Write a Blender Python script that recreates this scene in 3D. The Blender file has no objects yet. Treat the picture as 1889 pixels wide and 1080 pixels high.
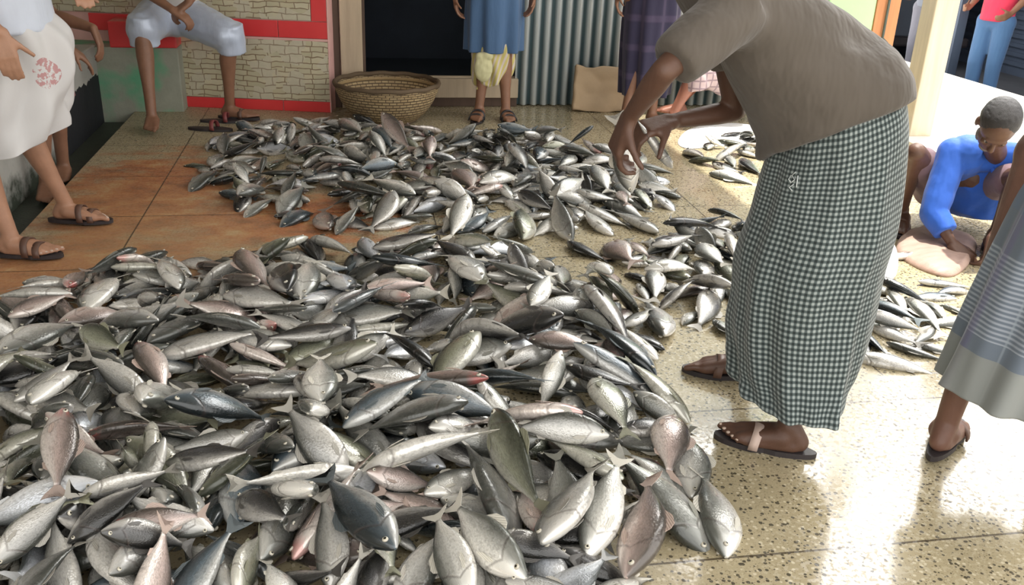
import bpy, bmesh, math, random
from mathutils import Vector, Matrix, Quaternion, noise
from mathutils.bvhtree import BVHTree
V = Vector
PI = math.pi
scene = bpy.context.scene
C = scene.collection
random.seed(11)

# ------------------------------------------------------------------ camera
F, CX, CY, H = 1700.0, 944.5, 540.0, 1.4
_r = 0.04
_p = math.atan(727*math.cos(_r)/F)
UP = -V((-math.sin(_r)/math.tan(_p), -math.cos(_r)/math.tan(_p), -1)).normalized()
YA = V(((628-CX)/F, (201+CY)/F, -1)); YA = (YA - UP*YA.dot(UP)).normalized()
XA = YA.cross(UP)
RW = Matrix((XA, YA, UP))                      # camera space to world
camd = bpy.data.cameras.new('camera'); cam = bpy.data.objects.new('camera', camd); C.objects.link(cam)
cam.matrix_world = Matrix.Translation((0, 0, H)) @ RW.to_4x4()
camd.sensor_width = 36; camd.lens = F/1889*36; camd.clip_start = .05; camd.clip_end = 200
scene.camera = cam

def at(px, py, z=0.0):                         # the point at height z seen at a pixel of the 1889x1080 frame
    d = RW @ V(((px-CX)/F, -(py-CY)/F, -1)); t = (z-H)/d.z
    return V((d.x*t, d.y*t, z))
def aty(px, py, y):                            # the point at depth y seen at a pixel
    d = RW @ V(((px-CX)/F, -(py-CY)/F, -1)); t = y/d.y
    return V((d.x*t, y, H+d.z*t))

# ------------------------------------------------------------------ light
scene.view_settings.view_transform = 'Standard'; scene.view_settings.look = 'None'
scene.view_settings.gamma = 1; scene.view_settings.use_curve_mapping = False
scene.view_settings.exposure = 0.42
w = bpy.data.worlds.new('sky'); scene.world = w; w.use_nodes = True
nt = w.node_tree; bg = nt.nodes['Background']
sky_geo = nt.nodes.new('ShaderNodeTexCoord'); sky_dot = nt.nodes.new('ShaderNodeVectorMath'); sky_dot.operation = 'DOT_PRODUCT'
nt.links.new(sky_geo.outputs['Generated'], sky_dot.inputs[0]); sky_dot.inputs[1].default_value = V((.62, .78, .72)).normalized()   # added bright sky lobe, away from the sun, for floor reflections and fish highlights
sky_pos = nt.nodes.new('ShaderNodeMath'); sky_pos.operation = 'MAXIMUM'; sky_pos.inputs[1].default_value = 0; nt.links.new(sky_dot.outputs['Value'], sky_pos.inputs[0])
sky_pow = nt.nodes.new('ShaderNodeMath'); sky_pow.operation = 'POWER'; sky_pow.inputs[1].default_value = 14; nt.links.new(sky_pos.outputs[0], sky_pow.inputs[0])
sky_str = nt.nodes.new('ShaderNodeMath'); sky_str.operation = 'MULTIPLY_ADD'; sky_str.inputs[1].default_value = 10.5; sky_str.inputs[2].default_value = 2.0; nt.links.new(sky_pow.outputs[0], sky_str.inputs[0])
bg.inputs[0].default_value = (1, .98, .95, 1); nt.links.new(sky_str.outputs[0], bg.inputs[1])
sun = bpy.data.lights.new('sun', 'SUN'); sun.energy = 6; sun.angle = .02; sun.color = (1, .95, .85)
so = bpy.data.objects.new('sun', sun); C.objects.link(so)
so.rotation_euler = V((-.10, -.10, -1)).to_track_quat('-Z', 'Y').to_euler()

# ------------------------------------------------------------------ materials
def rgb(c):
    return (c[0], c[1], c[2], 1)
class Mat:
    def __init__(s, name):
        s.m = bpy.data.materials.new(name); s.m.use_nodes = True
        s.t = s.m.node_tree; s.b = s.t.nodes['Principled BSDF']
    def n(s, kind, **kw):
        x = s.t.nodes.new('ShaderNode'+kind)
        for k, v in kw.items():
            if k.startswith('i_'):
                key = k[2:]; key = int(key) if key.isdigit() else key.replace('_', ' ')
                if hasattr(v, 'is_output') or isinstance(v, bpy.types.NodeSocket): s.t.links.new(v, x.inputs[key])
                else: x.inputs[key].default_value = v
            else: setattr(x, k, v)
        return x
    def link(s, a, b): s.t.links.new(a, b)
    def math(s, op, a, b=0.0, c=0.0, clamp=False):
        x = s.t.nodes.new('ShaderNodeMath'); x.operation = op; x.use_clamp = clamp
        for i, v in enumerate((a, b, c)):
            if isinstance(v, bpy.types.NodeSocket): s.t.links.new(v, x.inputs[i])
            else: x.inputs[i].default_value = v
        return x.outputs[0]
    def mix(s, f, a, b, mode='MIX'):
        x = s.t.nodes.new('ShaderNodeMix'); x.data_type = 'RGBA'; x.blend_type = mode
        for i, v in ((0, f), (6, a), (7, b)):
            if isinstance(v, bpy.types.NodeSocket): s.t.links.new(v, x.inputs[i])
            else: x.inputs[i].default_value = v if i == 0 or len(v) == 4 else rgb(v)
        return x.outputs[2]
    def ramp(s, f, stops):
        x = s.t.nodes.new('ShaderNodeValToRGB'); e = x.color_ramp.elements
        while len(e) < len(stops): e.new(.5)
        for k, (p, c) in enumerate(stops): e[k].position = p; e[k].color = rgb(c) if not isinstance(c, (int, float)) else (c, c, c, 1)
        s.t.links.new(f, x.inputs[0]); return x.outputs[0]
    def noise(s, scale, detail=3, co=None, rough=.5, out=0):
        x = s.n('TexNoise'); x.inputs['Scale'].default_value = scale; x.inputs['Detail'].default_value = detail; x.inputs['Roughness'].default_value = rough
        if co is not None: s.link(co, x.inputs['Vector'])
        return x.outputs[out]
    def co(s, which='Object', scale=None):
        x = s.n('TexCoord').outputs[which]
        if scale:
            mp = s.n('Mapping'); mp.inputs['Scale'].default_value = scale; s.link(x, mp.inputs[0]); x = mp.outputs[0]
        return x
    def bump(s, h, strength=.3, dist=.01):
        x = s.n('Bump'); x.inputs['Strength'].default_value = strength; x.inputs['Distance'].default_value = dist
        s.link(h, x.inputs['Height']); s.link(x.outputs[0], s.b.inputs['Normal'])
    def set(s, col=None, rough=None, metal=None, coat=None, spec=None, sheen=None, sss=None):
        for k, v in (('Base Color', col), ('Roughness', rough), ('Metallic', metal), ('Coat Weight', coat), ('Specular IOR Level', spec), ('Sheen Weight', sheen), ('Subsurface Weight', sss)):
            if v is None: continue
            if isinstance(v, bpy.types.NodeSocket): s.link(v, s.b.inputs[k])
            else: s.b.inputs[k].default_value = rgb(v) if k == 'Base Color' else v
        return s
def plain(name, col, rough=.6, var=.15, scale=9, bump=.15, metal=0, bdist=.004):
    m = Mat(name); co = m.co('Object')
    nz = m.noise(scale, 5, co, .6)
    c = m.mix(nz, tuple(x*(1-var*1.6) for x in col), tuple(min(1, x*(1+var)) for x in col))
    m.set(c, rough, metal)
    if bump: m.bump(m.noise(scale*9, 4, co), bump, bdist)
    return m.m
def skin(name, col):
    m = Mat(name); co = m.co('Object')
    a = m.noise(14, 5, co, .6)
    c = m.mix(a, tuple(x*.72 for x in col), tuple(x*1.2 for x in col))
    m.set(c, m.math('MULTIPLY_ADD', m.noise(40, 3, co), .3, .33), spec=.45)
    m.bump(m.noise(170, 4, co), .25, .002)
    return m.m
def cloth(name, col, rough=.85, var=.12, fold=1.0):
    m = Mat(name); co = m.co('Object')
    a = m.noise(5, 4, co, .6)
    c = m.mix(a, tuple(x*(1-var) for x in col), tuple(min(1, x*(1+var)) for x in col))
    m.set(c, rough, sheen=.15)
    cs = m.co('Object', (1, 1, .35))
    m.bump(m.noise(11, 3, cs, .55), .5*fold, .02)
    return m
def weave(name, f):                            # woven cloth coloured from its UV (metres)
    m = Mat(name); uv = m.co('UV'); sep = m.n('SeparateXYZ'); m.link(uv, sep.inputs[0])
    m.set(f(m, sep.outputs[0], sep.outputs[1]), .85, sheen=.2)
    m.bump(m.noise(9, 3, m.co('Object', (1, 1, .3)), .5), .35, .02)
    return m.m
def stripe(m, x, period, width, soft=.08):     # 1 inside a stripe
    fr = m.math('FRACT', m.math('DIVIDE', x, period))
    d = m.math('ABSOLUTE', m.math('SUBTRACT', fr, .5))
    return m.math('DIVIDE', m.math('SUBTRACT', width/2+soft/2, d), soft, clamp=True)

# terrazzo of the hall floor: stone chips, panel joints, rusty stain, wet sheen
m = Mat('terrazzo'); co = m.co('Object'); sep = m.n('SeparateXYZ'); m.link(co, sep.inputs[0]); X, Y = sep.outputs[0], sep.outputs[1]
base = m.mix(m.noise(2.2, 5, co, .6), (.27, .22, .13), (.47, .405, .265))
big = m.n('TexVoronoi'); big.inputs['Scale'].default_value = 84; m.link(co, big.inputs['Vector'])
wob = m.noise(60, 3, co)
sel = m.n('SeparateColor'); m.link(big.outputs['Color'], sel.inputs[0])
rad = m.math('MULTIPLY', m.math('GREATER_THAN', sel.outputs[0], .34), m.math('MULTIPLY_ADD', sel.outputs[1], .34, .13))
chip = m.math('LESS_THAN', m.math('MULTIPLY_ADD', m.math('SUBTRACT', wob, .5), .35, big.outputs['Distance']), rad)
lightchip = m.math('MULTIPLY', m.math('LESS_THAN', sel.outputs[0], .26), m.math('LESS_THAN', big.outputs['Distance'], .36))
sml = m.n('TexVoronoi'); sml.inputs['Scale'].default_value = 150; m.link(co, sml.inputs['Vector'])
schip = m.math('LESS_THAN', sml.outputs['Distance'], m.math('MULTIPLY', m.noise(50, 2, co), .5))
c = m.mix(m.math('MULTIPLY', schip, .5), base, (.12, .09, .045))
c = m.mix(m.math('MULTIPLY', lightchip, .6), c, (.62, .55, .40))
c = m.mix(m.math('MULTIPLY', chip, .88), c, (.045, .038, .026))
# rusty brown stain on the left of the floor
def blob(cx, cy, rx, ry):
    dx = m.math('DIVIDE', m.math('SUBTRACT', X, cx), rx); dy = m.math('DIVIDE', m.math('SUBTRACT', Y, cy), ry)
    return m.math('SUBTRACT', 1.0, m.math('SQRT', m.math('ADD', m.math('MULTIPLY', dx, dx), m.math('MULTIPLY', dy, dy))))
nb = m.math('MULTIPLY', m.math('SUBTRACT', m.noise(5, 6, m.co('Object', (1, 1.8, 1)), .7), .5), 2.2)
st = m.math('MAXIMUM', blob(-.98, 4.55, .60, 1.05), blob(-.35, 4.15, .78, .50))
st = m.math('MAXIMUM', st, m.math('MULTIPLY', blob(-1.1, 3.6, .9, .7), .8))
st = m.math('MULTIPLY', m.math('ADD', m.math('ADD', st, -.06), m.math('MULTIPLY', nb, .95)), 2.2, clamp=True)
streak = m.noise(4.5, 8, m.co('Object', (1, 1.7, 1)), .78)
c = m.mix(m.math('MULTIPLY', st, .97), c, m.ramp(streak, [(.38, (.15, .026, .008)), (.47, (.36, .075, .016)), (.56, (.48, .17, .05)), (.65, (.56, .38, .20))]))
dirt = m.math('MULTIPLY', m.math('ADD', blob(-.9, 3.6, 1.3, 2.4), m.math('MULTIPLY', nb, .4)), 1.2, clamp=True)
c = m.mix(m.math('MULTIPLY', dirt, .55), c, (.40, .28, .15))
def joint(x, x0, p):
    q = m.math('FRACT', m.math('DIVIDE', m.math('SUBTRACT', x, x0-p/2), p))
    return m.math('LESS_THAN', m.math('ABSOLUTE', m.math('SUBTRACT', q, .5)), .0034/p)
jn = m.math('MAXIMUM', joint(X, -.94, 1.325), joint(Y, 1.62, .655))
c = m.mix(m.math('MULTIPLY', jn, .85), c, (.05, .035, .02))
wet = m.math('MULTIPLY', m.math('SUBTRACT', m.noise(1.6, 4, co, .6), .34), 5, clamp=True)
drops = m.noise(70, 3, co, .6)
rgh = m.math('ADD', m.math('MULTIPLY_ADD', m.math('SUBTRACT', 1.0, wet), .16, .09), m.math('MULTIPLY', m.math('GREATER_THAN', drops, .54), .22))
dry = m.math('MULTIPLY', m.math('SUBTRACT', 1.0, X), .6, clamp=True)
m.set(c, m.math('ADD', rgh, m.math('MULTIPLY', dry, .25)), spec=.5)
m.bump(m.math('ADD', m.math('MULTIPLY', m.noise(45, 3, co), .6), m.math('MULTIPLY', jn, -1.5)), .10, .004)
M_FLOOR = m.m

# fish: back dark, flank tinted by the object's own colour, belly pale; alpha of the object colour = blood on the head
def fish_mat():
    m = Mat('fish_skin'); uv = m.co('UV'); sep = m.n('SeparateXYZ'); m.link(uv, sep.inputs[0]); t, v = sep.outputs[0], sep.outputs[1]
    oi = m.n('ObjectInfo'); col = oi.outputs['Color']; al = oi.outputs['Alpha']
    rnd = m.math('MULTIPLY', oi.outputs['Random'], 9)
    add = m.n('VectorMath', operation='ADD'); m.link(uv, add.inputs[0]); cmb = m.n('CombineXYZ'); m.link(rnd, cmb.inputs[0]); m.link(rnd, cmb.inputs[2]); m.link(cmb.outputs[0], add.inputs[1])
    nz = m.noise(5, 4, add.outputs[0], .6)
    vv = m.math('ADD', v, m.math('MULTIPLY', m.math('SUBTRACT', nz, .5), .35))
    back = m.mix(1.0, col, (.15, .16, .15), 'MULTIPLY')
    belly = m.mix(.50, col, (.86, .83, .77))
    f1 = m.math('POWER', m.math('DIVIDE', m.math('SUBTRACT', vv, .46), .46, clamp=True), .75)
    f2 = m.math('DIVIDE', m.math('SUBTRACT', .44, vv), .34, clamp=True)
    c = m.mix(f2, col, belly); c = m.mix(f1, c, back)
    mp = m.n('Mapping'); mp.inputs['Scale'].default_value = (46, 24, 1); m.link(uv, mp.inputs[0])
    vo = m.n('TexVoronoi'); vo.inputs['Scale'].default_value = 1; m.link(mp.outputs[0], vo.inputs['Vector'])
    body = m.math('LESS_THAN', t, .76)
    sc = m.math('MULTIPLY', vo.outputs['Distance'], body)
    c = m.mix(m.math('MULTIPLY', m.math('SUBTRACT', sc, .45), .9, clamp=True), c, m.mix(1.0, c, (.35, .34, .32), 'MULTIPLY'))
    # gill cover edge, a curved line
    g = m.math('SUBTRACT', t, m.math('MULTIPLY_ADD', m.math('ABSOLUTE', m.math('SUBTRACT', v, .45)), -.22, .79))
    gl = m.math('SUBTRACT', 1.0, m.math('DIVIDE', m.math('ABSOLUTE', g), .022), clamp=True)
    c = m.mix(m.math('MULTIPLY', gl, .45), c, (.07, .05, .045))
    hd = m.math('MULTIPLY', m.math('SUBTRACT', t, .80), 10, clamp=True)
    blood = m.math('MULTIPLY', m.math('MULTIPLY', hd, m.math('SUBTRACT', 1.0, al)), m.math('GREATER_THAN', nz, .42))
    c = m.mix(blood, c, (.55, .10, .09))
    m.set(c, m.math('MULTIPLY_ADD', nz, .22, .17), .30, coat=.5, spec=.6)
    m.b.inputs['Coat Roughness'].default_value = .16
    m.bump(m.math('ADD', m.math('MULTIPLY', sc, .7), m.math('MULTIPLY', gl, -1.5)), .3, .003)
    return m.m
M_FISH = fish_mat()
m = Mat('fish_fin'); oi = m.n('ObjectInfo'); uv = m.co('UV'); wv = m.n('TexWave'); wv.inputs['Scale'].default_value = 9; wv.inputs['Distortion'].default_value = 1; m.link(uv, wv.inputs[0])
c = m.mix(1.0, oi.outputs['Color'], (.95, .92, .86), 'MULTIPLY'); c = m.mix(m.math('MULTIPLY', wv.outputs['Fac'], .35), c, (.10, .09, .08))
m.set(c, .35, spec=.5); m.bump(wv.outputs['Fac'], .4, .002); M_FIN = m.m
m = Mat('fish_eye'); uv = m.co('UV'); sep = m.n('SeparateXYZ'); m.link(uv, sep.inputs[0])
m.set(m.ramp(sep.outputs[0], [(0, (.01, .01, .01)), (.46, (.012, .012, .01)), (.54, (.62, .58, .45)), (1, (.45, .42, .36))]), .08, spec=.8); M_EYE = m.m

S_DARK = skin('dark_skin', (.105, .052, .034)); S_MID = skin('mid_brown_skin', (.17, .085, .06)); S_BROWN = skin('brown_skin', (.25, .125, .075)); S_LIGHT = skin('light_brown_skin', (.40, .215, .135)); S_RED = skin('ruddy_skin', (.36, .15, .10))
M_HAIR = plain('black_hair', (.022, .02, .022), .5, .3, 60, .8); M_NAIL = plain('nail', (.55, .42, .34), .3, .05)
M_EYEW = plain('eye_white', (.42, .38, .34), .15, .05, bump=0); M_IRIS = plain('iris', (.015, .01, .008), .1, .05, bump=0)
M_SANDAL = plain('sandal_rubber', (.035, .028, .03), .55, .3); M_STRAP = plain('strap_brown', (.13, .07, .05), .5, .3); M_PALESTRAP = plain('pale_strap', (.55, .42, .36), .5)
M_WOOD = None
def wood(name, col, sc=(1, 1, .08)):
    m = Mat(name); co = m.co('Object', sc); a = m.noise(22, 6, co, .65)
    m.set(m.mix(a, tuple(x*.6 for x in col), tuple(min(1, x*1.25) for x in col)), .7); m.bump(a, .25, .004); return m.m
M_WOOD = wood('pale_timber', (.50, .40, .28)); M_POST = wood('cream_post', (.68, .58, .42)); M_DARKWOOD = wood('dark_timber', (.10, .06, .04)); M_ORANGE = wood('orange_timber', (.62, .27, .12))

def link(o, parent=None):
    C.objects.link(o)
    if parent is not None: o.parent = parent
    return o
def finish(name, bm, mats, parent=None, smooth=True, recalc=True):
    if recalc: bmesh.ops.recalc_face_normals(bm, faces=bm.faces)
    me = bpy.data.meshes.new(name); bm.to_mesh(me); bm.free()
    for x in (mats if isinstance(mats, (list, tuple)) else [mats]): me.materials.append(x)
    if smooth: me.polygons.foreach_set('use_smooth', [True]*len(me.polygons))
    return link(bpy.data.objects.new(name, me), parent)
def tag(o, label, cat, group=None, kind=None):
    o['label'] = label; o['category'] = cat
    if group: o['group'] = group
    if kind: o['kind'] = kind
    return o
def struct(o): o['kind'] = 'structure'; return o
def box(bm, a, b, mat=0, bevel=0):
    r = bmesh.ops.create_cube(bm, size=1); vs = r['verts']; a, b = V(a), V(b)
    for v in vs: v.co = V(((a.x+b.x)/2+v.co.x*(b.x-a.x), (a.y+b.y)/2+v.co.y*(b.y-a.y), (a.z+b.z)/2+v.co.z*(b.z-a.z)))
    fs = list({f for v in vs for f in v.link_faces})
    for f in fs: f.material_index = mat
    if bevel:
        es = list({e for f in fs for e in f.edges})
        bmesh.ops.bevel(bm, geom=es, offset=bevel, segments=2, affect='EDGES', profile=.5)
    return vs
def boxobj(name, a, b, mat, parent=None, bevel=.004):
    bm = bmesh.new(); box(bm, a, b, 0, bevel); return finish(name, bm, mat, parent, smooth=False)
def frame(d, hint=V((0, 0, 1))):
    d = d.normalized(); u = d.cross(hint)
    if u.length < 1e-3: u = d.cross(V((1, 0, 0)))
    u.normalize(); return u, d.cross(u).normalized()
def cap(bm, p0, r0, p1, r1, seg=14):           # tapered capsule
    p0, p1 = V(p0), V(p1); d = p1-p0
    if d.length < 1e-5: d = V((0, 0, 1e-4)); p1 = p0+d
    u, v = frame(d); dn = d.normalized(); rings = []
    for k in range(4): a = PI/2*(k/4); rings.append((p0-dn*r0*math.cos(a), r0*math.sin(a)))
    rings.append((p0, r0)); rings.append((p1, r1))
    for k in range(1, 5): a = PI/2*(k/4); rings.append((p1+dn*r1*math.sin(a), r1*math.cos(a)))
    prev = None
    for c, r in rings:
        if r < 1e-6:
            cur = [bm.verts.new(c)]
        else: cur = [bm.verts.new(c+(u*math.cos(2*PI*i/seg)+v*math.sin(2*PI*i/seg))*r) for i in range(seg)]
        if prev:
            for i in range(seg):
                j = (i+1) % seg
                if len(prev) == 1: bm.faces.new((prev[0], cur[j], cur[i]))
                elif len(cur) == 1: bm.faces.new((prev[i], prev[j], cur[0]))
                else: bm.faces.new((prev[i], prev[j], cur[j], cur[i]))
        prev = cur
def ell(bm, c, r, ax=None, seg=18):            # ellipsoid, ax = matrix whose columns are its axes
    M = (ax.to_4x4() if ax else Matrix.Identity(4))
    bmesh.ops.create_uvsphere(bm, u_segments=seg, v_segments=seg*2//3, radius=1, matrix=Matrix.Translation(c) @ M @ Matrix.Diagonal((r[0], r[1], r[2], 1)))
def loftsolid(bm, rings, seg=24):              # rings of (centre, half-axis u, half-axis v), flat caps
    prev = None
    for c, u, v in rings:
        cur = [bm.verts.new(V(c)+V(u)*math.cos(2*PI*i/seg)+V(v)*math.sin(2*PI*i/seg)) for i in range(seg)]
        if prev:
            for i in range(seg): j = (i+1) % seg; bm.faces.new((prev[i], prev[j], cur[j], cur[i]))
        else: bm.faces.new(cur[::-1])
        prev = cur
    bm.faces.new(prev)
def sleeve(bm, p0, r0, p1, r1):
    p0, p1 = V(p0), V(p1); u, v = frame(p1-p0); loftsolid(bm, [(p0, u*r0, v*r0), (p1, u*r1, v*r1)])
VOX = 1.0
def remesh(name, bm, mat, parent, voxel=.006, smooth=6, wrinkle=0, wscale=(8, 8, 3), decimate=None):
    voxel *= VOX
    bmesh.ops.recalc_face_normals(bm, faces=bm.faces)
    me = bpy.data.meshes.new('tmp'); bm.to_mesh(me); bm.free()
    o = bpy.data.objects.new('tmp', me); C.objects.link(o)
    r = o.modifiers.new('r', 'REMESH'); r.mode = 'VOXEL'; r.voxel_size = voxel
    s = o.modifiers.new('s', 'SMOOTH'); s.factor = .5; s.iterations = smooth
    dg = bpy.context.evaluated_depsgraph_get()
    out = bpy.data.meshes.new_from_object(o.evaluated_get(dg)); out.name = name
    bpy.data.objects.remove(o); bpy.data.meshes.remove(me)
    if wrinkle:
        off = V((random.random()*9, 3, 7)); offs = []
        for v in out.vertices:
            p = V((v.co.x*wscale[0], v.co.y*wscale[1], v.co.z*wscale[2]))+off
            q = noise.noise(p)
            offs.append(V(v.normal)*wrinkle*((.5-q*q*4)*.6+noise.noise(p*1.9)*.45))
        for v, o_ in zip(out.vertices, offs): v.co += o_
    out.materials.clear(); out.materials.append(mat)
    out.polygons.foreach_set('use_smooth', [True]*len(out.polygons))
    return link(bpy.data.objects.new(name, out), parent)
def tube_path(bm, pts, r, seg=10):
    prev = None; n = len(pts)
    for k, p in enumerate(pts):
        d = V(pts[min(k+1, n-1)])-V(pts[max(k-1, 0)]); u, v = frame(d)
        rr = r[k] if isinstance(r, (list, tuple)) else r
        cur = [bm.verts.new(V(p)+(u*math.cos(2*PI*i/seg)+v*math.sin(2*PI*i/seg))*rr) for i in range(seg)]
        if prev:
            best = min(range(seg), key=lambda s_: (prev[0].co-cur[s_].co).length)
            cur = cur[best:]+cur[:best]
            for i in range(seg): j = (i+1) % seg; bm.faces.new((prev[i], prev[j], cur[j], cur[i]))
        else: bm.faces.new(cur[::-1])
        prev = cur
    bm.faces.new(prev)
def skirt(name, rings, mat, parent, folds, seg=160, sub=14, thick=.004):
    """open wrapped cloth: rings (centre, u, v) from top to hem; folds(th, t) -> outward push; UV in metres"""
    bm = bmesh.new(); uvl = bm.loops.layers.uv.new('UVMap'); n = len(rings)
    R = [(V(a), V(b), V(c)) for a, b, c in rings]
    def cr(k, f, j):
        p = [R[max(0, min(n-1, q))][j] for q in (k-1, k, k+1, k+2)]
        return .5*((2*p[1])+(-p[0]+p[2])*f+(2*p[0]-5*p[1]+4*p[2]-p[3])*f*f+(-p[0]+3*p[1]-3*p[2]+p[3])*f**3)
    rows = []; N = (n-1)*sub; vlen = 0; last = None
    for s in range(N+1):
        k = min(s//sub, n-2); f = (s-k*sub)/sub; t = s/N
        c, u, v = (cr(k, f, j) for j in range(3))
        if last is not None: vlen += (c-last).length
        last = c; row = []; 
        for i in range(seg):
            th = 2*PI*i/seg; d = u*math.cos(th)+v*math.sin(th); q = folds(th, t)
            row.append(bm.verts.new(c+d*(1+q/max(.05, d.length))))
        rows.append((row, vlen))
    per = sum((rows[N//2][0][i].co-rows[N//2][0][i-1].co).length for i in range(seg))
    for s in range(N):
        for i in range(seg):
            j = (i+1) % seg; fc = bm.faces.new((rows[s][0][i], rows[s+1][0][i], rows[s+1][0][j], rows[s][0][j]))
            for lp, (a, b) in zip(fc.loops, ((i, s), (i, s+1), (i+1, s+1), (i+1, s))): lp[uvl].uv = (a/seg*per, rows[b][1])
    o = finish(name, bm, mat, parent, recalc=False)
    md = o.modifiers.new('s', 'SOLIDIFY'); md.thickness = thick; md.offset = -1
    return o

# ------------------------------------------------------------------ people
def foot(bm, ank, toe, side, bare=True):       # ank: ankle centre, toe: unit direction on the ground, side +1 when the big toe lies to the left of toe direction
    a = V(ank); d = V(toe).normalized(); s = V((-d.y, d.x, 0))*side; g = V((a.x, a.y, a.z-.075))
    up = V((0, 0, 1))
    cap(bm, g-d*.035+up*.028, .028, a, .033); cap(bm, g-d*.028+up*.026, .027, g+d*.03+up*.03, .03)
    for q, r1 in ((.026, .020), (.004, .017), (-.018, .0155)):
        cap(bm, g+d*.01+s*q*.6+up*.04, .031, g+d*.125+s*q*1.25+up*.019, r1)
    cap(bm, g-d*.02-s*.014+up*.02, .02, g+d*.105-s*.03+up*.015, .014)
    for k, (q, L, r) in enumerate(((.033, .058, .0125), (.012, .052, .0095), (-.005, .045, .009), (-.020, .037, .0085), (-.034, .028, .008))):
        p = g+d*(.125-.006*k)+s*q+up*.015
        cap(bm, p, r*1.15, p+d*L*.55+up*.004, r); cap(bm, p+d*L*.55+up*.004, r, p+d*L-up*.003, r*.9)
def hand(bm, wr, d, n, side, curl=.5, size=1.0): # d fingers, n palm normal (towards the palm), side +1 -> thumb on d x n
    W = V(wr); d = V(d).normalized(); n = (V(n)-d*V(n).dot(d)).normalized(); t = d.cross(n)*side; S = size
    for q in (.028, .010, -.009, -.027): cap(bm, W+t*q*.55*S, .017*S, W+d*.088*S+t*q*S, .0125*S)
    cap(bm, W+d*.02*S+t*.015*S, .017*S, W+d*.055*S+t*.032*S+n*.006*S, .014*S)
    for k, (q, L) in enumerate(((.028, .92), (.010, 1.0), (-.009, .95), (-.027, .75))):
        p = W+d*.088*S+t*q*S; a = curl*(.55+.08*k); dd = d.copy()
        for sgm, rr in ((.042*L, .0092), (.027*L, .0084), (.022*L, .0076)):
            dd = (d*math.cos(a)+n*math.sin(a)+t*(q*.9)).normalized(); e = p+dd*sgm*S
            cap(bm, p, rr*S*1.05, e, rr*S, 10); p = e; a += curl*.75
    p = W+d*.026*S+t*.026*S; a = .35
    for sgm, rr in ((.042, .0125), (.032, .0105), (.024, .009)):
        dd = (d*.75+t*.62+n*a).normalized(); e = p+dd*sgm*S; cap(bm, p, rr*S, e, rr*S*.93, 10); p = e; a += .3*curl
def head(root, bm, c, fd, up, skinm, hairm=True, beard=False):
    """c = centre of the skull, fd = facing direction, up = crown direction"""
    c = V(c); f = V(fd).normalized(); u = (V(up)-f*V(up).dot(f)).normalized(); s = f.cross(u)
    ax = Matrix((s, f, u)).transposed()
    def P(a, b, cc): return c+s*a+f*b+u*cc
    ell(bm, P(0, -.008, .022), (.073, .093, .084), ax, 24)
    ell(bm, P(0, .028, -.045), (.056, .060, .068), ax); ell(bm, P(0, .055, -.088), (.030, .028, .020), ax)
    cap(bm, P(0, .080, .005), .008, P(0, .103, -.030), .0115); ell(bm, P(0, .096, -.036), (.018, .014, .009), ax)
    ell(bm, P(0, .078, .022), (.048, .014, .010), ax)
    for q in (1, -1):
        ell(bm, P(q*.033, .066, -.022), (.020, .016, .018), ax); ell(bm, P(q*.076, -.012, -.012), (.009, .020, .031), ax)
    ell(bm, P(0, .083, -.060), (.025, .010, .0055), ax); ell(bm, P(0, .080, -.070), (.021, .010, .0065), ax)
    for q in (1, -1):
        b2 = bmesh.new(); ell(b2, P(q*.031, .0740, -.001), (.010, .0080, .0048), ax, 16); e = finish('eye', b2, M_EYEW, root)
        b2 = bmesh.new(); ell(b2, P(q*.031, .0785, -.001), (.006, .005, .0052), ax, 12); finish('iris', b2, M_IRIS, e)
    if hairm:
        b2 = bmesh.new(); ell(b2, P(0, -.022, .034), (.080, .092, .082), ax, 40)
        ell(b2, P(0, -.045, -.005), (.072, .062, .060), ax, 24)
        remesh('hair', b2, M_HAIR, root, .006, 2, .0022, (60, 60, 60))
    if beard:
        b2 = bmesh.new(); ell(b2, P(0, .055, -.093), (.034, .030, .022), ax, 18)
        for q in (1, -1): ell(b2, P(q*.045, .02, -.068), (.014, .030, .030), ax, 14)
        remesh('beard', b2, M_BEARD, root, .005, 2, .002, (70, 70, 70))
M_BEARD = plain('grey_beard', (.22, .20, .19), .8, .4, 60, .8)
def sandal(root, ank, toe, side, strap=None, sole=None, toeloop=True):
    a = V(ank); d = V(toe).normalized(); s = V((-d.y, d.x, 0))*side; g = V((a.x, a.y, a.z-.075-.012))
    bm = bmesh.new(); N = 28; out = []
    for i in range(N):
        th = 2*PI*i/N; x = math.cos(th)*.142+.055; y = math.sin(th)*(.046 if x > .08 else .036)+(.006 if x > .05 else 0)
        out.append(g+d*x+s*y)
    lo = [bm.verts.new(p) for p in out]; hi = [bm.verts.new(p+V((0, 0, .016))) for p in out]
    bm.faces.new(lo[::-1]); bm.faces.new(hi)
    for i in range(N): j = (i+1) % N; bm.faces.new((lo[i], lo[j], hi[j], hi[i]))
    so_ = finish('sandal_sole', bm, sole or M_SANDAL, root, smooth=False)
    for x0, h in (((.085, .052),) if toeloop else ((.07, .064), (.115, .045))):
        bm = bmesh.new(); prev = None
        for k in range(15):
            th = PI*k/14; p = g+d*(x0-.01*math.sin(th))+s*(math.cos(th)*.050+.003)+V((0, 0, .012+math.sin(th)**.7*h))
            cur = [bm.verts.new(p-d*.013), bm.verts.new(p+d*.013)]
            if prev: bm.faces.new((prev[0], prev[1], cur[1], cur[0]))
            prev = cur
        st_ = finish('sandal_strap', bm, strap or M_STRAP, so_); md = st_.modifiers.new('s', 'SOLIDIFY'); md.thickness = .006; md.offset = 0
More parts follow.
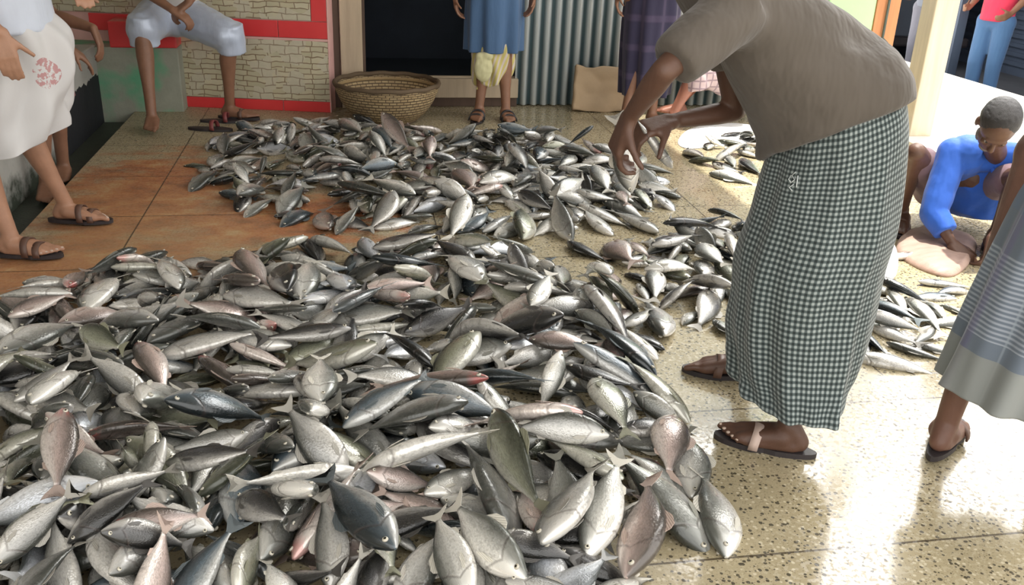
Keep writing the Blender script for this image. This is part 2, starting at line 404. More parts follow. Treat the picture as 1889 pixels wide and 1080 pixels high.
def person(name, label, J, skinm, feet=(), hands=(), hd=None, voxel=.006, beard=False, group=None, hair=True, k=1.0):
    """J: joints; feet: (ankle, toe dir, side); hands: (wrist, dir, palm normal, side, curl)"""
    root = bpy.data.objects.new(name, None); C.objects.link(root); tag(root, label, 'person', group)
    base = J['ankL'] if 'ankL' in J else J['pelvis']; root.location = V((base[0], base[1], 0)); root.empty_display_size = .1
    J = {a: V(b) for a, b in J.items()}
    bm = bmesh.new()
    cap(bm, J['hipL'], .092*k, J['hipR'], .092*k); cap(bm, J['pelvis'], .108*k, J['chest'], .115*k)
    ch = J['chest']; nk = J['neck']; cap(bm, ch, .11*k, ch.lerp(nk, .75), .07*k)
    for q in 'LR':
        cap(bm, ch.lerp(J['sh'+q], .45), .095*k, J['pelvis'].lerp(J['hip'+q], .4), .09*k)
        cap(bm, nk, .035*k, J['sh'+q], .05*k)
        cap(bm, J['sh'+q], .050*k, J['el'+q], .036*k)
        e, w_ = J['el'+q], J['wr'+q]; cap(bm, e, .036*k, e.lerp(w_, .3), .037*k); cap(bm, e.lerp(w_, .3), .037*k, w_, .0235*k)
        h, kn, an = J['hip'+q], J['kn'+q], J['ank'+q]
        cap(bm, h, .088*k, kn, .053*k); u_ = kn.lerp(an, .3)
        bk = V((0, 0, 0))
        for ft in feet:
            if (V(ft[0])-an).length < .05: bk = -V(ft[1]).normalized()*.016
        cap(bm, kn, .05*k, u_+bk, .053*k); cap(bm, u_+bk, .053*k, kn.lerp(an, .7)+bk*.4, .036*k); cap(bm, kn.lerp(an, .7)+bk*.4, .036*k, an, .031*k)
    for a, d, s in feet: foot(bm, a, d, s)
    for hh in hands: hand(bm, *hh)
    inv = Matrix.Translation(-root.location)
    kids = []
    if hd:
        c, fd, up = hd; cap(bm, nk, .056*k, V(c)-V(up).normalized()*.05, .052*k)
        head(root, bm, c, fd, up, skinm, hair, beard)
    b = remesh('body', bm, skinm, root, voxel, 5)
    return root
def settle(root):                              # children were built in world space: keep them there
    for ch in root.children: ch.matrix_parent_inverse = Matrix.Translation(-root.location)
def toenails(root, ank, toe, side):
    a = V(ank); d = V(toe).normalized(); s = V((-d.y, d.x, 0))*side; g = V((a.x, a.y, a.z-.075)); b2 = bmesh.new()
    for k, (q, L, r) in enumerate(((.033, .058, .0125), (.012, .052, .0095), (-.005, .045, .009), (-.020, .037, .0085), (-.034, .028, .008))):
        p = g+d*(.125-.006*k+L-.001)+s*q+V((0, 0, .015+r*.35)); ell(b2, p, (.007, r*.62, .004), Matrix((d, s, V((0, 0, 1)))).transposed(), 10)
    finish('toenails', b2, M_NAIL, root)

# ================================================================== SETTING
bm = bmesh.new(); box(bm, (-1.4, -2.5, -.3), (3.7, 6.95, 0), 0); struct(finish('floor', bm, M_FLOOR, smooth=False))
bm = bmesh.new(); box(bm, (-2.7, -2.5, -.34), (-1.4, 6.95, -.07), 0); struct(finish('floor_gutter', bm, plain('gutter_grime', (.05, .06, .045), .5, .4, 12, .6), smooth=False))
M_APRON = plain('sunlit_concrete', (.80, .77, .70), .8, .08, 5, .3)
bm = bmesh.new(); box(bm, (3.7, -2.5, -.3), (5.75, 14, -.004), 0, .01); struct(finish('floor_apron', bm, M_APRON, smooth=False))
bm = bmesh.new(); box(bm, (3.7, -3, -.6), (26, 26, -.42), 0); struct(finish('street', bm, plain('street_dust', (.10, .105, .12), .9, .2, 4, .4), smooth=False))
bm = bmesh.new(); box(bm, (-2.7, .3, 3.0), (2.3, 6.95, 3.08), 0); struct(finish('ceiling', bm, plain('ceiling_sheet', (.35, .34, .32), .8), smooth=False))

# ledge along the left wall and across the corner
m = Mat('whitewash'); co = m.co('Object'); sep = m.n('SeparateXYZ'); m.link(co, sep.inputs[0]); X, Y, Z = sep.outputs
nz = m.noise(7, 6, co, .65)
c = m.mix(nz, (.33, .33, .30), (.56, .56, .52))
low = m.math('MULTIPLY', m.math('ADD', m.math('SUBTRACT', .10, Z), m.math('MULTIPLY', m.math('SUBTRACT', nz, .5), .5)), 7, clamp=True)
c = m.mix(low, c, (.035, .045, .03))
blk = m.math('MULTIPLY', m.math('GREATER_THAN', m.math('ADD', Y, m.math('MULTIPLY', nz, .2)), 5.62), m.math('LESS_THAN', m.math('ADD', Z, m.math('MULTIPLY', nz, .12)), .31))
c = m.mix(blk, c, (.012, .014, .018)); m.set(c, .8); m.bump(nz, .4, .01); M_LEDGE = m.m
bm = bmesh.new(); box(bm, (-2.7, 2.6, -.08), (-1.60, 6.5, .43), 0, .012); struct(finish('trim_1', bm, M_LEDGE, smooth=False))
m = Mat('green_pier'); co = m.co('Object'); nz = m.noise(6, 5, co, .7)
m.set(m.mix(m.math('MULTIPLY', m.math('SUBTRACT', m.noise(4, 3, co), .45), 6, clamp=True), m.mix(nz, (.22, .24, .18), (.40, .40, .33)), (.13, .38, .22)), .8); m.bump(nz, .4, .01)
M_PIER = m.m
bm = bmesh.new(); box(bm, (-2.7, 6.46, -.08), (-1.085, 6.95, .42), 0, .008); struct(finish('trim_2', bm, M_PIER, smooth=False))
m = Mat('red_tile'); co = m.co('Object'); nz = m.noise(3, 3, co); m.set(m.mix(nz, (.62, .035, .04), (.78, .07, .07)), .25); M_RED = m.m
M_GROUT = plain('pale_grout', (.72, .42, .38), .8)
bm = bmesh.new(); box(bm, (-1.5, 6.44, .42), (-1.085, 6.9, .585), 0, .008); struct(finish('trim_3', bm, M_RED, smooth=False))
M_WALL = plain('painted_plaster', (.42, .40, .36), .85, .2, 5)
bm = bmesh.new(); box(bm, (-2.82, -2.5, -.3), (-2.7, 7.1, 3.0), 0); struct(finish('wall_left', bm, M_WALL, smooth=False))

# tiled wall: stone-look tile panels framed by red border tiles (slightly turned towards the camera)
m = Mat('stone_look_tile'); co = m.co('Object'); mp = m.n('Mapping'); mp.inputs['Rotation'].default_value = (PI/2, 0, 0); m.link(co, mp.inputs[0])
wb = m.n('VectorMath', operation='ADD'); m.link(mp.outputs[0], wb.inputs[0])
nv = m.n('TexNoise'); nv.inputs['Scale'].default_value = 9; m.link(mp.outputs[0], nv.inputs[0]); sc_ = m.n('VectorMath', operation='SCALE'); m.link(nv.outputs[1], sc_.inputs[0]); sc_.inputs['Scale'].default_value = .035; m.link(sc_.outputs[0], wb.inputs[1])
br = m.n('TexBrick'); m.link(wb.outputs[0], br.inputs['Vector']); br.offset = .43; br.squash = .62; br.squash_frequency = 2
for k_, v_ in (('Scale', 1.0), ('Mortar Size', .0035), ('Mortar Smooth', .3), ('Brick Width', .15), ('Row Height', .035), ('Bias', 0.0)): br.inputs[k_].default_value = v_
br.inputs['Color1'].default_value = (.66, .60, .44, 1); br.inputs['Color2'].default_value = (.46, .42, .28, 1); br.inputs['Mortar'].default_value = (.22, .15, .09, 1)
nz = m.noise(22, 5, co, .7)
c = m.mix(m.math('MULTIPLY', nz, .9), br.outputs[0], m.mix(m.noise(9, 3, co), (.62, .50, .30), (.30, .33, .24)))
br2 = m.n('TexBrick'); m.link(wb.outputs[0], br2.inputs['Vector']); br2.offset = .3
for k_, v_ in (('Scale', 1.0), ('Mortar Size', .0035), ('Mortar Smooth', .3), ('Brick Width', .093), ('Row Height', .0525)): br2.inputs[k_].default_value = v_
sel2 = m.math('GREATER_THAN', m.noise(6, 2, co), .52)
mort = m.math('ADD', m.math('MULTIPLY', br.outputs[1], m.math('SUBTRACT', 1.0, sel2)), m.math('MULTIPLY', br2.outputs[1], sel2))
c = m.mix(sel2, c, m.mix(nz, (.62, .55, .42), (.44, .42, .30)))
c = m.mix(m.math('MULTIPLY', mort, .75), c, (.20, .13, .08))
m.set(c, .32); m.bump(m.math('SUBTRACT', nz, br.outputs[1]), .25, .004); M_STONE = m.m
tw = bpy.data.objects.new('wall_back', None); C.objects.link(tw); struct(tw)
P0, P1 = V((-1.09, 6.62, 0)), V((-.115, 6.43, 0)); dx = (P1-P0); WL = dx.length; ang = math.atan2(dx.y, dx.x)
tw.location = P0; tw.rotation_euler = (0, 0, ang)
def twbox(name, x0, z0, x1, z1, mat, yy=0.0, t=.012, bv=.003):
    o = boxobj(name, (x0, yy, z0), (x1, yy+t, z1), mat, tw, bv); o['kind'] = 'structure' if False else o.get('kind', ''); del o['kind']; return o
twbox('wall_core', -1.6, 0, WL, 3.0, M_GROUT, .014, .45, 0)
for a, b in ((0.0, .33), (.335, .665), (.67, WL)): twbox('skirting_tile', a, .0, b, .07, M_RED)
twbox('stone_panel', 0, .074, WL, .478, M_STONE)
twbox('pale_edging', 0, .474, WL, .49, M_GROUT, -.001, .014)
for a, b in ((-.6, .0), (.004, .33), (.334, .66), (.664, WL)): twbox('border_tile', a, .492, b, .60, M_RED)
twbox('stone_panel', -1.4, .606, WL-.11, 1.6, M_STONE)
for z in (.604, .906, 1.208): twbox('border_tile', WL-.106, z, WL-.004, z+.298, M_RED)
twbox('corner_edging', WL-.003, 0, WL+.006, 3.0, M_GROUT, -.002, .03)
twbox('stone_panel', -1.4, 1.6, WL-.11, 2.9, M_STONE)

bm = bmesh.new(); box(bm, (-2.7, 6.9, -.3), (-.9, 7.1, 3.0)); struct(finish('wall_corner', bm, M_WALL, smooth=False))
# doorway: timber frame, sill beam and a dark room
struct(boxobj('trim_4', (-.095, 6.60, 0), (-.04, 6.75, 2.3), M_DARKWOOD))
struct(boxobj('trim_5', (-.035, 6.58, 0), (.115, 6.70, 2.3), M_WOOD))
struct(boxobj('trim_6', (.115, 6.60, .2), (.135, 6.68, 2.3), M_DARKWOOD))
struct(boxobj('trim_7', (.115, 6.60, .07), (1.22, 6.74, .205), M_WOOD))
struct(boxobj('trim_8', (.115, 6.64, 0), (1.22, 6.74, .07), M_DARKWOOD))
struct(boxobj('trim_9', (-.1, 6.58, 2.1), (1.25, 6.72, 2.22), M_WOOD))
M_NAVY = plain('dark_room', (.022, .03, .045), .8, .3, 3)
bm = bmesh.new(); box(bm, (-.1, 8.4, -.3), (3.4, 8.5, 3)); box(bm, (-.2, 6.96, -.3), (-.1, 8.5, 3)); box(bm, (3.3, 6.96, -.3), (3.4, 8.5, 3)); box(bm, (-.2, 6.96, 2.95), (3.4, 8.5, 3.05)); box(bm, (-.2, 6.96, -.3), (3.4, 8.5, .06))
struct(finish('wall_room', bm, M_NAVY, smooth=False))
bm = bmesh.new(); box(bm, (-.2, 6.66, 2.22), (1.2, 6.74, 3.0)); struct(finish('wall_lintel', bm, M_WALL, smooth=False))
# corrugated sheet wall
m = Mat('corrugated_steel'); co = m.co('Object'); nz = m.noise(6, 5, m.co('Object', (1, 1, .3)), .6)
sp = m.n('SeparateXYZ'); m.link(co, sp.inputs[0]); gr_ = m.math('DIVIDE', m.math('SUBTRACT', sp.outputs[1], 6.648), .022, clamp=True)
m.set(m.mix(gr_, m.mix(nz, (.80, .90, .94), (.92, .97, .99)), m.mix(nz, (.10, .17, .20), (.17, .25, .28))), m.math('MULTIPLY_ADD', nz, .25, .22), .25); m.bump(m.noise(60, 3, co), .1, .003); M_CORR = m.m  # ridge highlights painted into the colour: near-white ridges, dark teal grooves
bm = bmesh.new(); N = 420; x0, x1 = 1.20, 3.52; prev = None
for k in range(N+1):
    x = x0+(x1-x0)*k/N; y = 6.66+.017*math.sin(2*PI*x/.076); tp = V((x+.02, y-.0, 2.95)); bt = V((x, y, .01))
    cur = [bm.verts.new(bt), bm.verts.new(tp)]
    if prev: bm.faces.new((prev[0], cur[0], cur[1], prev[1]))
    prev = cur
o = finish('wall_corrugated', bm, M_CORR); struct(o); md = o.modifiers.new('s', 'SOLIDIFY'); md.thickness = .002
for i_, z in enumerate((.75, 1.6, 2.5)): struct(boxobj('trim_%d' % (10+i_), (1.2, 6.69, z), (3.5, 6.74, z+.06), M_WOOD))
# light green pillar with an orange timber edge, and the cream veranda post
M_GREEN = plain('lime_paint', (.50, .78, .42), .6, .08, 4)
struct(boxobj('wall_right', (3.52, 6.58, -.01), (3.90, 6.95, 3.1), M_GREEN, bevel=.01))
struct(boxobj('trim_13', (3.90, 6.57, -.01), (4.09, 6.75, 3.1), M_ORANGE))
struct(boxobj('trim_14', (3.5, 6.6, 2.9), (3.68, 6.68, 3.0), M_WOOD)) if False else None
p = boxobj('veranda_post', (3.80, 5.70, -.006), (3.97, 5.86, 3.2), M_POST, bevel=.008); tag(p, 'cream timber veranda post rising behind the crouching man in blue', 'post')

# ================================================================== OBJECTS AT THE BACK
# woven basket
def basket():
    root = bpy.data.objects.new('woven_basket', None); C.objects.link(root); root.location = V((.262, 6.21, 0)); tag(root, 'large round woven bamboo basket standing empty by the door frame', 'basket')
    m = Mat('woven_bamboo'); co = m.co('UV'); br = m.n('TexBrick'); m.link(co, br.inputs['Vector']); br.offset = .5
    for k_, v_ in (('Scale', 1.0), ('Mortar Size', .003), ('Brick Width', .05), ('Row Height', .016)): br.inputs[k_].default_value = v_
    br.inputs['Color1'].default_value = (.58, .44, .23, 1); br.inputs['Color2'].default_value = (.44, .31, .15, 1); br.inputs['Mortar'].default_value = (.06, .035, .015, 1)
    nz = m.noise(7, 5, m.co('Object'), .7); m.set(m.mix(m.math('MULTIPLY', nz, .6), br.outputs[0], (.22, .16, .10)), .8); m.bump(br.outputs[1], -.8 if False else .8, .004); mb = m.m
    prof = [(.0, .012), (.10, .010), (.16, .012), (.20, .03), (.255, .08), (.295, .14), (.322, .20), (.335, .245)]
    for nm, ins in (('bowl', 0.0),):
        bm = bmesh.new(); uvl = bm.loops.layers.uv.new('UVMap'); seg = 96; rows = []
        pr = []
        for k in range(len(prof)-1):
            for f in range(4): a, b = prof[k], prof[k+1]; pr.append((a[0]+(b[0]-a[0])*f/4, a[1]+(b[1]-a[1])*f/4))
        pr.append(prof[-1])
        for q, (r, z) in enumerate(pr):
            rows.append([bm.verts.new((math.cos(2*PI*i/seg)*(r+.0025*((i//2+q) % 2)), math.sin(2*PI*i/seg)*(r+.0025*((i//2+q) % 2)), z)) for i in range(seg)])
        for q in range(len(rows)-1):
            for i in range(seg):
                j = (i+1) % seg; f = bm.faces.new((rows[q][i], rows[q][j], rows[q+1][j], rows[q+1][i]))
                for lp, (a, b) in zip(f.loops, ((i, q), (i+1, q), (i+1, q+1), (i, q+1))): lp[uvl].uv = (a/seg*2.2, b*.0125)
        o = finish('bowl', bm, mb, root, recalc=False); md = o.modifiers.new('s', 'SOLIDIFY'); md.thickness = .012; md.offset = 1
    bm = bmesh.new(); pts = [(math.cos(2*PI*i/60)*.342, math.sin(2*PI*i/60)*.342, .250+.003*math.sin(i*1.3)) for i in range(60)]
    tube_path(bm, pts+[pts[0]], .016, 8); finish('rim', bm, mb, root)
    bm = bmesh.new(); pts = [(math.cos(2*PI*i/60)*.330, math.sin(2*PI*i/60)*.330, .215) for i in range(60)]
    tube_path(bm, pts+[pts[0]], .010, 8); finish('binding_band', bm, plain('cane', (.36, .25, .12), .7), root)
    bm = bmesh.new()
    for r_ in (.19,):
        pts = [(math.cos(2*PI*i/50)*r_, math.sin(2*PI*i/50)*r_, .014) for i in range(50)]; tube_path(bm, pts+[pts[0]], .014, 8)
    finish('foot_ring', bm, mb, root)
basket()
# folded cardboard / sack leaning on the corrugated sheet
bm = bmesh.new(); NX, NZ = 26, 24; A = V((1.60, 6.52, 0)); B = V((2.03, 6.50, 0)); rows = []
for j in range(NZ+1):
    row = []
    for i in range(NX+1):
        u_, v_ = i/NX, j/NZ; p = A.lerp(B, u_)+V((.03*v_*(1-u_), .10*v_, v_*(.30-.02*u_)))
        p.y -= .05*math.exp(-((u_-.45-.35*v_)/.16)**2)*.25+.014*noise.noise(V((u_*4, v_*4, 2))); p.y -= .02
        row.append(bm.verts.new(p))
    rows.append(row)
for j in range(NZ):
    for i in range(NX): bm.faces.new((rows[j][i], rows[j][i+1], rows[j+1][i+1], rows[j+1][i]))
o = finish('cardboard_sheet', bm, plain('brown_cardboard', (.52, .38, .24), .85, .15, 6)); md = o.modifiers.new('s', 'SOLIDIFY'); md.thickness = .05; md.offset = -1
tag(o, 'creased brown cardboard box leaning against the corrugated wall', 'cardboard')

# pair of slippers nobody wears
def slipper(c, d, label):
    root = bpy.data.objects.new('slipper', None); C.objects.link(root); root.location = V((c.x, c.y, 0)); tag(root, label, 'slipper', None)
    sandal(root, (c.x, c.y, .087), d, 1, plain('maroon_strap', (.22, .05, .05), .5), M_SANDAL); settle(root)
slipper(at(372, 240), V((1, -.25, 0)), 'empty black slipper with red strap on floor, left one of the pair')
slipper(at(385, 232)+V((.02, .10, 0)), V((1, -.1, 0)), 'empty black slipper with red strap on floor, rear one of the pair')

# ================================================================== PEOPLE
def std(y, ps):                                # joints from pixels: {name: (px, py, y)}
    return {k_: aty(*v_) for k_, v_ in ps.items()}
# ---- main man bending over the fish
aN = V((1.175, 2.035, .087)); aF = V((1.235, 2.47, .087)); tN = (V((-.28, .15, 0))).normalized(); tF = V((-.26, .10, 0)).normalized()
J = dict(ankL=aN, ankR=aF, knL=V((1.27, 2.16, .47)), knR=V((1.26, 2.36, .47)), hipL=V((1.32, 2.20, .82)), hipR=V((1.32, 2.34, .82)), pelvis=V((1.31, 2.27, .88)),
         chest=V((1.08, 2.29, 1.13)), neck=V((.90, 2.29, 1.26)), shL=V((.895, 2.14, 1.17)), shR=V((1.00, 2.45, 1.13)),
         elL=aty(1226, 130, 2.06), wrL=aty(1160, 218, 2.20), elR=aty(1356, 205, 2.50), wrR=aty(1236, 224, 2.46))
hl = [(J['wrL'], V((-.25, .15, -.9)), V((.9, .1, -.2)), 1, .9), (J['wrR'], V((-.85, -.3, -.15)), V((-.2, .2, -1)), 1, 1.0)]
man = person('person', 'man bending over the fish in brown t-shirt and black checked sarong', J, S_DARK,
             [(aN, tN, -1), (aF, tF, 1)], hl, (V((.79, 2.27, 1.33)), V((-.75, 0, -.65)), V((-.6, 0, .75))), .006, k=.86)
toenails(man, aN, tN, -1)
for a_, t_, s_ in ((aN, tN, -1), (aF, tF, 1)): sandal(man, a_, t_, s_, M_PALESTRAP if s_ < 0 else M_STRAP, M_SANDAL)
def gingham(m, u, v):
    su = stripe(m, u, .0155, .5, .2); sv = stripe(m, v, .0150, .5, .2)
    s_ = m.math('ADD', su, sv)
    c = m.ramp(m.math('MULTIPLY', s_, .5), [(0, (.32, .36, .35)), (.5, (.075, .10, .10)), (1, (.012, .02, .02))])
    return c
M_GING = weave('gingham', gingham)
def ringpx(y, l, r, dep, tilt=0):              # a ring whose left and right edges sit at two pixels
    a, b = aty(l[0], l[1], y), aty(r[0], r[1], y); c = (a+b)/2; u = (b-a)/2
    return (c, u, V((0, dep, 0)))
rg = [ringpx(2.28, (1450, 225), (1650, 145), .165), ringpx(2.28, (1430, 296), (1656, 212), .195), ringpx(2.26, (1400, 400), (1636, 375), .215), ringpx(2.24, (1368, 500), (1608, 470), .225),
      ringpx(2.22, (1358, 595), (1584, 562), .23), ringpx(2.20, (1360, 662), (1558, 632), .24), ringpx(2.17, (1364, 700), (1534, 672), .245), ringpx(2.15, (1366, 720), (1524, 694), .245)]
def fold_main(th, t):
    return (.010*math.sin(th*9+3*t)+.007*math.sin(th*15-4*t+1))*(.15+t)*(.6+.4*math.sin(th*2+1))+.012*math.exp(-((th-4.9)/.10)**2)*(.2+t)+.005*noise.noise(V((math.cos(th)*2, math.sin(th)*2, t*7)))*(1+2*t)
wrap_ob = skirt('sarong', rg, M_GING, man, fold_main, 220, 12)
# small pale woven mark near the waist, laid on the cloth
so_ = wrap_ob; bt_ = BVHTree.FromPolygons([v.co for v in so_.data.vertices], [p.vertices[:] for p in so_.data.polygons]); bm = bmesh.new()
for line in (((1462, 283), (1455, 290), (1460, 298), (1452, 304)), ((1453, 289), (1449, 297), (1453, 303)), ((1458, 306), (1450, 312), (1455, 318)), ((1466, 290), (1463, 312))):
    pts = []
    for px_, py_ in line:
        d_ = RW @ V(((px_+6-CX)/F, -(py_+34-CY)/F, -1)); h_ = bt_.ray_cast(V((0, 0, H)), d_)
        if h_[0] is not None: pts.append(h_[0]-d_.normalized()*.003)
    if len(pts) > 1: tube_path(bm, pts, .0016, 6)
finish('woven_mark', bm, plain('pale_thread', (.62, .66, .66), .8), man)
sh_c = cloth('brown_cotton', (.098, .082, .068), .9, .12, 1.8).m
bm = bmesh.new()
def tring(c0, c1, dep, tl=0): a, b = V(c0), V(c1); return ((a+b)/2, (b-a)/2, V((0, dep, -tl)))
loftsolid(bm, [tring(aty(1410, 292, 2.28), aty(1666, 192, 2.28), .20, .085), tring(aty(1412, 258, 2.28), aty(1660, 150, 2.28), .20, .07), tring(aty(1390, 215, 2.28), aty(1635, 92, 2.28), .185, .04), tring(aty(1358, 160, 2.28), aty(1578, 38, 2.28), .175),
              tring(aty(1325, 105, 2.28), aty(1505, -12, 2.28), .175), tring(aty(1298, 60, 2.28), aty(1425, -50, 2.28), .17), tring(aty(1268, 20, 2.28), aty(1350, -62, 2.28), .14), tring(aty(1245, -15, 2.28), aty(1300, -55, 2.28), .08)], 32)
for q in 'LR':
    s0 = J['sh'+q]; e0 = J['el'+q]
    if q == 'L':
        cap(bm, s0+V((.06, .05, .0)), .095, s0+V((0, .01, 0)), .076); sleeve(bm, s0+V((.03, .01, .025)), .082, s0.lerp(e0, .86), .062)
    else: cap(bm, s0, .08, s0.lerp(e0, .2), .075); sleeve(bm, s0, .075, s0.lerp(e0, .45), .065)
shirt = remesh('t_shirt', bm, sh_c, man, .0085, 20, .016, (2.6, 4, 8))
settle(man)

# ---- right-hand man close to the camera, plaid sarong
aR = aty(1748, 775, 1.985); aR.z = .095; tR = V((.75, .62, 0)).normalized(); aR2 = V((1.775, 1.74, .095)); tR2 = V((.85, .45, 0)).normalized()
J = dict(ankL=aR, ankR=aR2, knL=aR+V((.045, .0, .42)), knR=aR2+V((.02, .03, .42)), hipL=V((1.72, 1.97, .86)), hipR=V((1.80, 1.77, .86)), pelvis=V((1.77, 1.87, .92)),
         chest=V((1.80, 1.89, 1.22)), neck=V((1.80, 1.90, 1.42)), shL=V((1.73, 2.07, 1.36)), shR=V((1.88, 1.72, 1.36)), elL=V((1.82, 2.12, 1.12)), wrL=V((1.99, 2.10, 1.0)), elR=V((2.0, 1.70, 1.12)), wrR=V((2.15, 1.80, 1.02)))
man2 = person('person', 'man cut off by the right edge in a pale blue plaid sarong', J, S_MID, [(aR, tR, -1), (aR2, tR2, 1)] if False else [(aR, tR, 1), (aR2, tR2, -1)],
              [(J['wrL'], V((1, .1, -.1)), V((0, -.3, -1)), 1, .5), (J['wrR'], V((1, .1, -.1)), V((0, .3, -1)), -1, .5)], (V((1.83, 1.92, 1.57)), V((.8, .5, -.1)), V((0, 0, 1))), .006)
for a_, t_, s_ in ((aR, tR, 1), (aR2, tR2, -1)): sandal(man2, a_, t_, s_)
def plaid(m, u, v):
    fine = m.math('MULTIPLY', stripe(m, v, .0125, .45, .2), m.math('MULTIPLY', m.math('GREATER_THAN', v, .30), m.math('LESS_THAN', v, .52)))
    c = m.mix(m.math('MULTIPLY', fine, .8), (.13, .16, .205), (.34, .38, .44))
    vb = stripe(m, u, .36, .16, .04); c = m.mix(m.math('MULTIPLY', vb, .5), c, (.13, .11, .22))
    vb2 = stripe(m, u, .12, .05, .03); c = m.mix(m.math('MULTIPLY', vb2, .5), c, (.30, .35, .40))
    hm = m.math('GREATER_THAN', v, .565); c = m.mix(m.math('MULTIPLY', hm, .75), c, (.25, .26, .24))
    hb = m.math('MULTIPLY', m.math('GREATER_THAN', v, .12), m.math('LESS_THAN', v, .2)); return m.mix(m.math('MULTIPLY', hb, .5), c, (.11, .16, .25))
M_PLAID = weave('plaid', plaid)
cx_ = V((1.745, 1.86, 0)); rg = []
for z, ru, rv in ((.93, .15, .14), (.80, .165, .15), (.62, .175, .16), (.45, .18, .17), (.33, .182, .17), (.25, .185, .172)):
    rg.append((cx_+V((0, 0, z))+V((-.055+.16*max(0, z-.25), 0, 0)), V((ru, .0, -.035*(1-z))), V((0, rv, 0))))
skirt('sarong', rg, M_PLAID, man2, lambda th, t: (.009*math.sin(th*8+2*t)+.006*math.sin(th*13+1))*(.3+t), 160, 10)
def shirt_for(man_, J, mat, r=.145, low=-.10, sl=.9, voxel=.0105, wr=.006, name='shirt', collar=True):
    bm = bmesh.new(); J = {a: V(b) for a, b in J.items()}
    pel, ch, nk = J['pelvis'], J['chest'], J['neck']; s = (J['shR']-J['shL']).normalized(); ax = (ch-pel).normalized(); f = s.cross(ax).normalized(); bt = pel+ax*low
    loftsolid(bm, [(bt, s*(r+.045), f*(r-.0)), (pel, s*(r+.03), f*(r-.005)), (pel.lerp(ch, .5), s*(r+.025), f*(r-.01)), (ch, s*(r+.035), f*(r-.01)), (ch.lerp(nk, .6), s*(r+.01), f*(r-.045)), (nk-ax*.01, s*.075, f*.07)])
    for q in 'LR':
        s0, e0 = J['sh'+q], J['el'+q]; cap(bm, ch.lerp(nk, .5).lerp(s0, .5), .085, s0, .07)
        if sl <= 1: sleeve(bm, s0, .074, s0.lerp(e0, sl), .062)
        else: cap(bm, s0, .07, e0, .054); sleeve(bm, e0, .054, e0.lerp(J['wr'+q], sl-1), .044)
    return remesh(name, bm, mat, man_, voxel, 4, wr, (7, 7, 7))
shirt_for(man2, J, cloth('grey_cotton', (.35, .36, .38)).m, .13)
settle(man2)

# ---- white-clad man on the left
aA = V((-1.34, 3.74, .095)); aB = V((-1.24, 4.16, .095)); tA = V((1, -.18, 0)).normalized(); tB = V((1, -.10, 0)).normalized()
J = dict(ankL=aA, ankR=aB, knL=V((-1.40, 3.76, .47)), knR=V((-1.33, 4.10, .47)), hipL=V((-1.32, 3.80, .84)), hipR=V((-1.32, 4.00, .84)), pelvis=V((-1.31, 3.90, .92)), chest=V((-1.31, 3.9, 1.22)), neck=V((-1.29, 3.9, 1.42)),
         shL=V((-1.31, 3.70, 1.35)), shR=V((-1.31, 4.10, 1.35)), elR=V((-1.2, 4.22, 1.14)), elL=V((-1.36, 3.60, 1.10)), wrL=aty(-2, 60, 3.58), wrR=V((-1.1, 4.1, 1.0)))
hw = J['wrL']
man3 = person('person', 'standing man at the far left in white shirt and white sarong', J, S_LIGHT, [(aA, tA, 1), (aB, tB, -1)] if False else [(aA, tA, 1), (aB, tB, -1)],
              [(hw, V((.15, -.05, -1)), V((-.2, 1, 0)), 1, .35), (J['wrR'], V((.6, -.6, 0)), V((0, 0, -1)), 1, .6)], (V((-1.27, 3.9, 1.58)), V((1, -.2, -.25)), V((.1, 0, 1))), .006)
for a_, t_, s_ in ((aA, tA, 1), (aB, tB, -1)): sandal(man3, a_, t_, s_, M_STRAP, M_SANDAL, False); toenails(man3, a_, t_, s_)
def whitesarong(m, u, v):
    co = m.co('Object'); nz = m.noise(2.5, 3, co)
    c = m.mix(nz, (.50, .48, .47), (.64, .63, .63))
    d = m.n('VectorMath', operation='DISTANCE'); m.link(co, d.inputs[0]); d.inputs[1].default_value = PRINT
    pr = m.math('MULTIPLY', m.math('LESS_THAN', d.outputs['Value'], .075), m.math('GREATER_THAN', m.noise(38, 4, co, .7), .50))
    return m.mix(m.math('MULTIPLY', pr, .75), c, (.42, .14, .14))
PRINT = tuple(aty(100, 140, 3.74))
M_WS = weave('white_sarong', whitesarong)
rg = []
for z, l, r in ((.95, -1.45, -1.14), (.85, -1.50, -1.06), (.72, -1.55, -1.05), (.60, -1.58, -1.08), (.50, -1.61, -1.10), (.41, -1.62, -1.13)):
    h_ = 1-(z-.43)/.54; rg.append((V(((l+r)/2, 3.90, z)), V(((r-l)/2, 0, .075*h_)), V((0, .19+.03*h_, .02*h_))))
skirt('sarong', rg, M_WS, man3, lambda th, t: (.018*math.sin(th*6+7*t)+.013*math.sin(th*11-5*t))*(.5+t*.7)+.010*noise.noise(V((math.cos(th)*3, math.sin(th)*3, t*5))), 180, 14)
shirt_for(man3, J, cloth('white_cotton', (.55, .59, .68)).m, .215, -.045, .95)
settle(man3)

